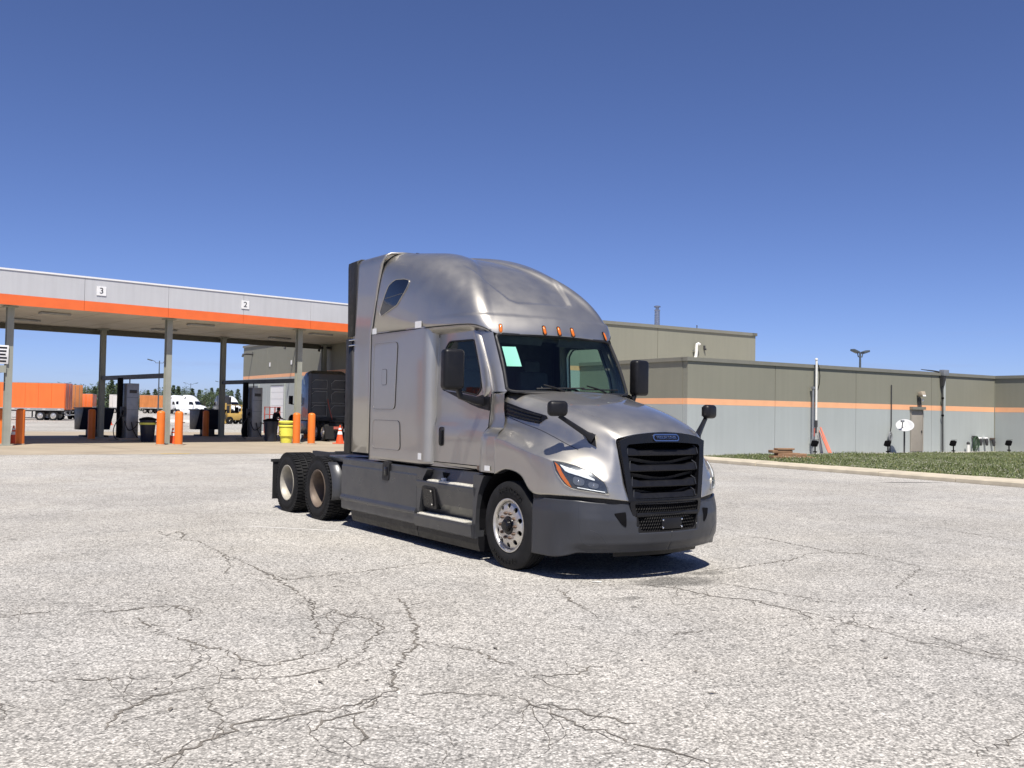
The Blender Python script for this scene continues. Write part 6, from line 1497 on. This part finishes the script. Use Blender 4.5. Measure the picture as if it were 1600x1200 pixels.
    if detail:
        # pressed panels, hoses and vents on the back of the sleeper
        for y in (-.58, .58):
            for z0, z1 in ((1.35, 1.95), (2.1, 2.75), (2.9, 3.4)):
                P = [(y - .45, z0), (y + .45, z0), (y + .45, z1 - .18), (y + .25, z1), (y - .45, z1)]
                mb = MB(); sheet(mb, P, lambda a, z, d: (-3.54 + d, a, z), step=.4, depth=.05); pn = mb.build('back_panel', 'truck_dark', t)
                mb = MB(); mb.tube([(-3.55, a, z) for a, z in P + [P[0]]], .016, 5); mb.build('panel_bead', 'trailer_rail', pn)
        for z in (1.5, 1.8, 2.15, 2.5, 2.95, 3.3):
            mb = MB(); mb.box((-3.62, -1.0, z), (.12, .16, .14)); mb.build('clamp', 'void', t, bevel=.02)
        mb = MB(); mb.box((-3.62, .2, 1.15), (.16, 1.2, .2)); mb.build('hose_tray', 'chassis', t, bevel=.02)
        mb = MB(); mb.tube([(-3.65, .1, 2.3), (-3.9, .1, 1.9), (-4.1, 0, 1.3), (-3.9, -.1, 1.1)], .03, 6); mb.build('air_hose', 'rust_red', t, smooth=True)
        mb = MB(); mb.box((-7.1, -.55, .75), (.05, .5, .14)); mb.box((-7.1, .55, .75), (.05, .5, .14)); mb.build('tail_light', 'rust_red', t)
        mb = MB(); mb.box((-7.12, 0, .62), (.02, .5, .16)); mb.build('number_plate', 'galv', t)
    return t
hB = math.atan2(CB.y, CB.x)
tractor((-12.15, 57.1, 0), math.atan2(.88, -.47), 'dark grey sleeper tractor seen from behind under the right end of the canopy', 'truck_dark', True, None)
trailer((-47.2, 100.2, 0), math.pi + .16, 15.5, 'bright orange box trailer nearest the pumps at the left edge of the photo', 'trailer_orange')
trailer((-49.6, 106.0, 0), 2.45, 14, 'weathered tan-orange box trailer just behind the end of the bright orange one', 'trailer_rust')
trailer((-83.0, 196.0, 0), .35, 4.6, 'white van-bodied box trailer far back, left of the lane 3 back post', 'trailer_white', 1.1, 3.7)
trailer((-90.0, 199.0, 0), 1.9, 9.0, 'orange box trailer far back, left of the lane 3 back post', 'trailer_orange')
trailer((-86.3, 203.0, 0), .1, 4.2, 'short dusty white box trailer far back, right of the lane 3 back post', 'trailer_white')
trailer((-80.0, 204.0, 0), -.05, 7.5, 'weathered orange box trailer far back, right of the lane 3 dispenser', 'trailer_rust')
for (x, y, rz, lab, pt) in ((-68.8, 196, -.9, 'white sleeper tractor, leftmost of the row seen beyond lane 2', 'truck_white'), (-62.9, 190, -.25, 'white sleeper tractor facing right in the row beyond lane 2', 'truck_white'), (-58.0, 186, 2.2, 'black sleeper tractor seen from behind in the row beyond lane 2', 'truck_dark'), (-55.5, 190, -.6, 'white sleeper tractor right of the lane 2 back post', 'truck_white'), (-52.5, 200, 1.2, 'white sleeper tractor at the right end of the row beyond lane 2', 'truck_white'), (-88.0, 188, -.5, 'orange sleeper tractor far back, left of the lane 3 back post', 'truck_orange')):
    tractor((x, y, 0), rz, lab, pt)
# the row parked off to the left, whose reflections show in the silver truck's side
for k, (y, pt, nm) in enumerate(((1.0, 'trailer_orange', 'nearest'), (5.6, 'trailer_white', 'second'), (10.4, 'trailer_orange', 'third'), (15.6, 'trailer_rust', 'fourth'), (20.6, 'trailer_orange', 'farthest'))):
    trailer((-21.5 - .28 * y, y + 1.5, 0), math.pi - .12, 12.5, nm + ' box trailer of the row parked outside the photo on the left', pt)
# low concrete barriers before the tractors
M['barrier'] = mat('pale_concrete_barrier', (.50, .48, .45), .85, 0, 0, .12, 1.5)
for k, lab in enumerate(('left', 'middle', 'right')):
    b = thing('concrete_barrier', f'pale low concrete barrier, {lab} of the three in front of the white tractors', 'barrier', (-36.2 + 2.75 * k, 98.6 - .25 * k, 0), -.09, 'concrete barriers beyond lane 2')
    mb = MB(); mb.prism([(-.3, 0), (.3, 0), (.28, .12), (.14, .34), (.10, .72), (-.10, .72), (-.14, .34), (-.28, .12)], lambda y, z: (-1.3, y, z), lambda y, z: (1.3, y, z)); mb.build('body', 'barrier', b)
    mb = MB(); mb.box((-.7, 0, .04), (.4, .62, .08)); mb.build('fork_slot', 'void', b)
# yellow forklift
fk = thing('forklift', 'small yellow forklift parked beyond lane 2', 'forklift', (-28.9, 97.5, 0), -2.2)
mb = MB(); mb.box((-.2, 0, .75), (1.9, 1.15, .7)); mb.box((-.95, 0, 1.0), (.7, 1.15, .55)); mb.build('body', 'yellow_mach', fk, bevel=.06)
for sx in (-.75, .65):
    for sy in (-.5, .5): 
        mb = MB(); mb.box((sx, sy, 1.5), (.08, .08, .9)); mb.build('guard_post', 'yellow_mach', fk)
mb = MB(); mb.box((-.05, 0, 1.95), (1.6, 1.1, .06)); mb.build('overhead_guard', 'yellow_mach', fk)
for sy in (-.35, .35):
    mb = MB(); mb.box((1.1, sy, 1.1), (.14, .12, 2.1)); mb.build('mast', 'yellow_mach', fk)
    mb = MB(); mb.box((1.7, sy * .8, .12), (1.1, .12, .06)); mb.build('fork', 'dark_steel', fk)
mb = MB(); mb.box((1.2, 0, .75), (.08, 1.0, .5)); mb.build('carriage', 'dark_steel', fk)
for x, y, r_ in ((.7, .5, .38), (.7, -.5, .38), (-.8, .48, .3), (-.8, -.48, .3)):
    mb = MB(); mb.lathe([(r_ * .4, -.12), (r_, -.13), (r_, .13), (r_ * .4, .12)], 16, 'Y', (x, y, r_)); mb.build('wheel', 'rubber', fk)
mb = MB(); mb.box((-.3, 0, 1.25), (.5, .5, .12)); mb.box((-.52, 0, 1.5), (.1, .5, .5)); mb.build('seat', 'void', fk)

# light poles
M['pole_steel'] = mat('blue_grey_pole', (.075, .09, .10), .5, .2, 0, .1, 2.0)
def light_pole(x, y, h, label, arms=1.3, rz=.4):
    t = thing('light_pole', label, 'light pole', (x, y, 0), rz, 'lot light poles')
    mb = MB(); mb.tube([(0, 0, 0), (0, 0, h)], [.13, .075], 10); mb.build('pole', 'pole_steel', t)
    for sg in (-1, 1):
        mb = MB(); mb.tube([(0, 0, h - .35), (sg * arms * .45, 0, h - .35), (sg * arms * .6, 0, h - .1), (sg * arms, 0, h + .05)], .05, 6); ar = mb.build('arm', 'pole_steel', t)
        mb = MB(); mb.box((sg * arms * 1.2, 0, h + .08), (.75, .42, .16), ry=-sg * .25); mb.build('lamp_head', 'pole_steel', ar, bevel=.02)
light_pole(-56.3, 150, 8.9, 'tall twin-armed light pole seen just left of the canopy post between lanes 3 and 2', 1.2, .5)
light_pole(-102.4, 300, 9.0, 'distant twin-headed light pole above the white tractors', 1.6, 0)
light_pole(-166.5, 350, 9.6, 'distant twin-headed light pole above the bright orange trailer', 1.7, .2)
light_pole(-80.0, 260, 8.6, 'distant light pole just right of the lane 2 back post', 1.3, .3)
light_pole(28.3, 76.5, 7.1, 'light pole with two lamp heads rising behind the annex roof', .55, .6)

# trees and the far wood
M['bark'] = mat('grey_brown_bark', (.085, .065, .05), .9, 0, 0, .25, 2.0)
def leaf_mat(name, c0, c1):
    m, t, b = nmat(name); N = t.nodes.new; L = t.links.new
    g = N('ShaderNodeNewGeometry'); cr = N('ShaderNodeValToRGB'); L(g.outputs['Random Per Island'], cr.inputs[0])
    e = cr.color_ramp.elements; e[0].color = (*c0, 1); e[1].color = (*c1, 1); L(cr.outputs[0], b.inputs['Base Color']); b.inputs['Roughness'].default_value = .75
    return m
M['leaf'] = leaf_mat('tree_leaves', (.030, .055, .022), (.085, .115, .050))
def crown_mesh(seed, conif, n=1500):
    rg = random.Random(seed); vs = []; fs = []
    lobes = [(rg.gauss(0, .16), rg.gauss(0, .16), rg.uniform(.35, .9), rg.uniform(.16, .3)) for _ in range(11)]
    for i in range(n):
        if conif:
            z = .10 + .9 * rg.random() ** 1.25; r = (1.02 - z) * .36 * (.55 + .45 * abs(math.sin(z * 21))) * math.sqrt(rg.random()) + .01; a = rg.uniform(0, 6.283)
            c = Vector((r * math.cos(a), r * math.sin(a), z - r * .22))
        else:
            lx, ly, lz, lr = rg.choice(lobes); d = Vector((rg.gauss(0, 1), rg.gauss(0, 1), rg.gauss(0, 1))).normalized() * lr * rg.random() ** .4
            c = Vector((lx + d.x, ly + d.y, lz + d.z * .8)); 
        s = rg.uniform(.012, .030); k = len(vs)
        for q in range(3): vs.append(c + Vector((rg.gauss(0, s), rg.gauss(0, s), rg.gauss(0, s * .8))))
        fs.append((k, k + 1, k + 2))
    me = bpy.data.meshes.new('crown'); me.from_pydata(vs, [], fs); me.materials.append(M['leaf']); return me
crowns = [crown_mesh(s, s % 3 != 2) for s in range(6)]
mb = MB(); mb.tube([(0, 0, 0), (.005, 0, .4), (0, .005, .85)], [.03, .02, .006], 7)
for q in range(5):
    a = q * 1.3; mb.tube([(0, 0, .3 + q * .09), (.13 * math.cos(a), .13 * math.sin(a), .4 + q * .1)], [.010, .003], 5)
trunk_me = mb.mesh('trunk', 'bark')
tree_px = [(118, 603), (128, 607), (137, 601), (148, 606), (156, 598), (168, 600), (175, 596), (184, 601), (190, 607), (200, 608), (211, 611), (222, 613), (232, 612), (243, 610), (262, 606), (271, 604), (279, 606), (289, 608), (301, 609), (312, 611), (321, 609), (331, 608), (341, 609), (352, 611), (362, 612), (372, 610), (-30, 606), (-10, 604), (10, 607), (40, 606), (66, 605), (90, 604)]
kinds = ['dark conifer', 'dark conifer', 'rounded broadleaf tree', 'slim conifer', 'dark conifer', 'rounded broadleaf tree']
for i, (px, ty) in enumerate(tree_px):
    D = 250 + 60 * ((i * 37) % 10) / 10; x = (px - 800) / 1470.4 * D; hz = 628.8 + px * .0178; h = 1.793 + (hz - ty) * D / 1470.4 + .4
    k = i % 6
    t = thing('tree', 'distant ' + kinds[k] + ' in the green tree line beyond the parked trucks', 'tree', (x, D, 0), i * 1.7, 'distant trees along the edge of the lot')
    t.scale = (h * (1.05 if k % 3 == 2 else 1.25), h * (1.05 if k % 3 == 2 else 1.25), h)
    obj('trunk', trunk_me, t); obj('crown', crowns[k], t)
vs = []; fs = []
for i in range(17000):
    x = random.uniform(-330, 330); y = random.uniform(335, 365); z = random.random() ** .7 * (4.2 + 1.6 * math.sin(x * .06) + 1.0 * math.sin(x * .21)); s = random.uniform(.3, .75); k = len(vs); c = Vector((x, y, z))
    for q in range(3): vs.append(c + Vector((random.gauss(0, s), random.gauss(0, s), random.gauss(0, s * .8))))
    fs.append((k, k + 1, k + 2))
me = bpy.data.meshes.new('far_wood'); me.from_pydata(vs, [], fs); me.materials.append(M['leaf']); o = bpy.data.objects.new('far_wood', me); link(o); tag(o, 'low far-off green wood along the horizon behind the lot', 'wood', kind='stuff')

# ------------------------------------------------------------------ the person at the pumps
M['skin'] = mat('skin', (.34, .19, .13), .55, 0, 0, .08, 8.0)
M['hair'] = mat('dark_brown_hair', (.03, .018, .012), .6, 0, 0, .2, 20.0)
M['shirt'] = mat('black_shirt', (.012, .012, .014), .8, 0, 0, .2, 8.0)
M['trousers'] = mat('dark_trousers', (.02, .022, .03), .8, 0, 0, .2, 8.0)
def skin_mesh(name, pts, edges, radii, m, parent, root=0, lvl=2):
    me = bpy.data.meshes.new(name); me.from_pydata([Vector(p) for p in pts], edges, []); me.update()
    o = bpy.data.objects.new(name, me); link(o, parent); o.modifiers.new('skin', 'SKIN'); s = o.modifiers.new('sub', 'SUBSURF'); s.levels = s.render_levels = lvl
    for i, r_ in enumerate(radii):
        sv = me.skin_vertices[0].data[i]; sv.radius = (r_, r_) if not isinstance(r_, tuple) else r_; sv.use_root = (i == root)
    me.materials.append(M[m]); return o
# local x: the way the person faces
pr = thing('person', 'person in dark clothes leaning forward behind the black trash can by the dark tractor', 'person', (-13.62, 54.1, 0), -.35)
P = [(0, 0, .98), (.04, 0, 1.15), (.12, 0, 1.33), (.17, 0, 1.46), (.22, 0, 1.54), (.27, 0, 1.62), (.29, 0, 1.72),
     (.13, .19, 1.42), (.24, .25, 1.18), (.48, .20, 1.12), (.13, -.19, 1.42), (.26, -.25, 1.2), (.50, -.20, 1.16),
     (0, .10, .92), (.04, .11, .50), (-.02, .11, .09), (.12, .12, .04), (0, -.10, .92), (.02, -.11, .50), (-.05, -.11, .09), (.09, -.12, .04)]
E_ = [(0, 1), (1, 2), (2, 3), (3, 4), (4, 5), (5, 6), (2, 7), (7, 8), (8, 9), (2, 10), (10, 11), (11, 12), (0, 13), (13, 14), (14, 15), (15, 16), (0, 17), (17, 18), (18, 19), (19, 20)]
Rr = [.14, .14, .16, .10, .058, .088, .085, .075, .052, .036, .075, .052, .036, .10, .065, .045, .04, .10, .065, .045, .04]
bdy = skin_mesh('body', P, E_, Rr, 'skin', pr)
Pt = P[:4] + [P[7], P[8], (.33, .24, 1.16), P[10], P[11], (.35, -.24, 1.18)]
skin_mesh('shirt', Pt, [(0, 1), (1, 2), (2, 3), (2, 4), (4, 5), (5, 6), (2, 7), (7, 8), (8, 9)], [.155, .158, .178, .108, .092, .07, .055, .092, .07, .055], 'shirt', pr)
Pl = [(0, 0, 1.0), (0, .10, .92), (.04, .11, .50), (-.02, .11, .10), (0, -.10, .92), (.02, -.11, .50), (-.05, -.11, .10)]
skin_mesh('trousers', Pl, [(0, 1), (1, 2), (2, 3), (0, 4), (4, 5), (5, 6)], [.15, .115, .08, .065, .115, .08, .065], 'trousers', pr)
mb = MB(); mb.ball((.268, 0, 1.70), (.108, .098, .095), 14, 10); mb.build('hair', 'hair', pr, smooth=True)
mb = MB(); mb.ball((.38, 0, 1.64), (.022, .016, .022), 8, 6); mb.build('nose', 'skin', bdy, smooth=True)
for sg in (-1, 1):
    mb = MB(); mb.ball((.355, sg * .035, 1.665), .012, 8, 6); mb.build('eye', 'white_flat', bdy); mb = MB(); mb.ball((.275, sg * .092, 1.64), (.025, .012, .034), 8, 6); mb.build('ear', 'skin', bdy)
    hx, hy, hz = (.48, .20, 1.12) if sg > 0 else (.50, -.20, 1.16)
    pts = [(hx, hy, hz), (hx + .07, hy - sg * .01, hz - .01)]; ed = [(0, 1)]; rd = [.03, .034]
    for q, (dy, l) in enumerate(((-.03, .075), (-.01, .085), (.01, .08), (.03, .062))):
        k = len(pts); pts += [(hx + .09, hy + dy, hz - .012), (hx + .09 + l * .55, hy + dy, hz - .03), (hx + .09 + l * .8, hy + dy, hz - .055)]; ed += [(1, k), (k, k + 1), (k + 1, k + 2)]; rd += [.011, .0095, .008]
    k = len(pts); pts += [(hx + .04, hy - sg * .04, hz - .01), (hx + .075, hy - sg * .058, hz - .03)]; ed += [(0, k), (k, k + 1)]; rd += [.012, .009]
    skin_mesh('hand', pts, ed, rd, 'skin', bdy, 1)
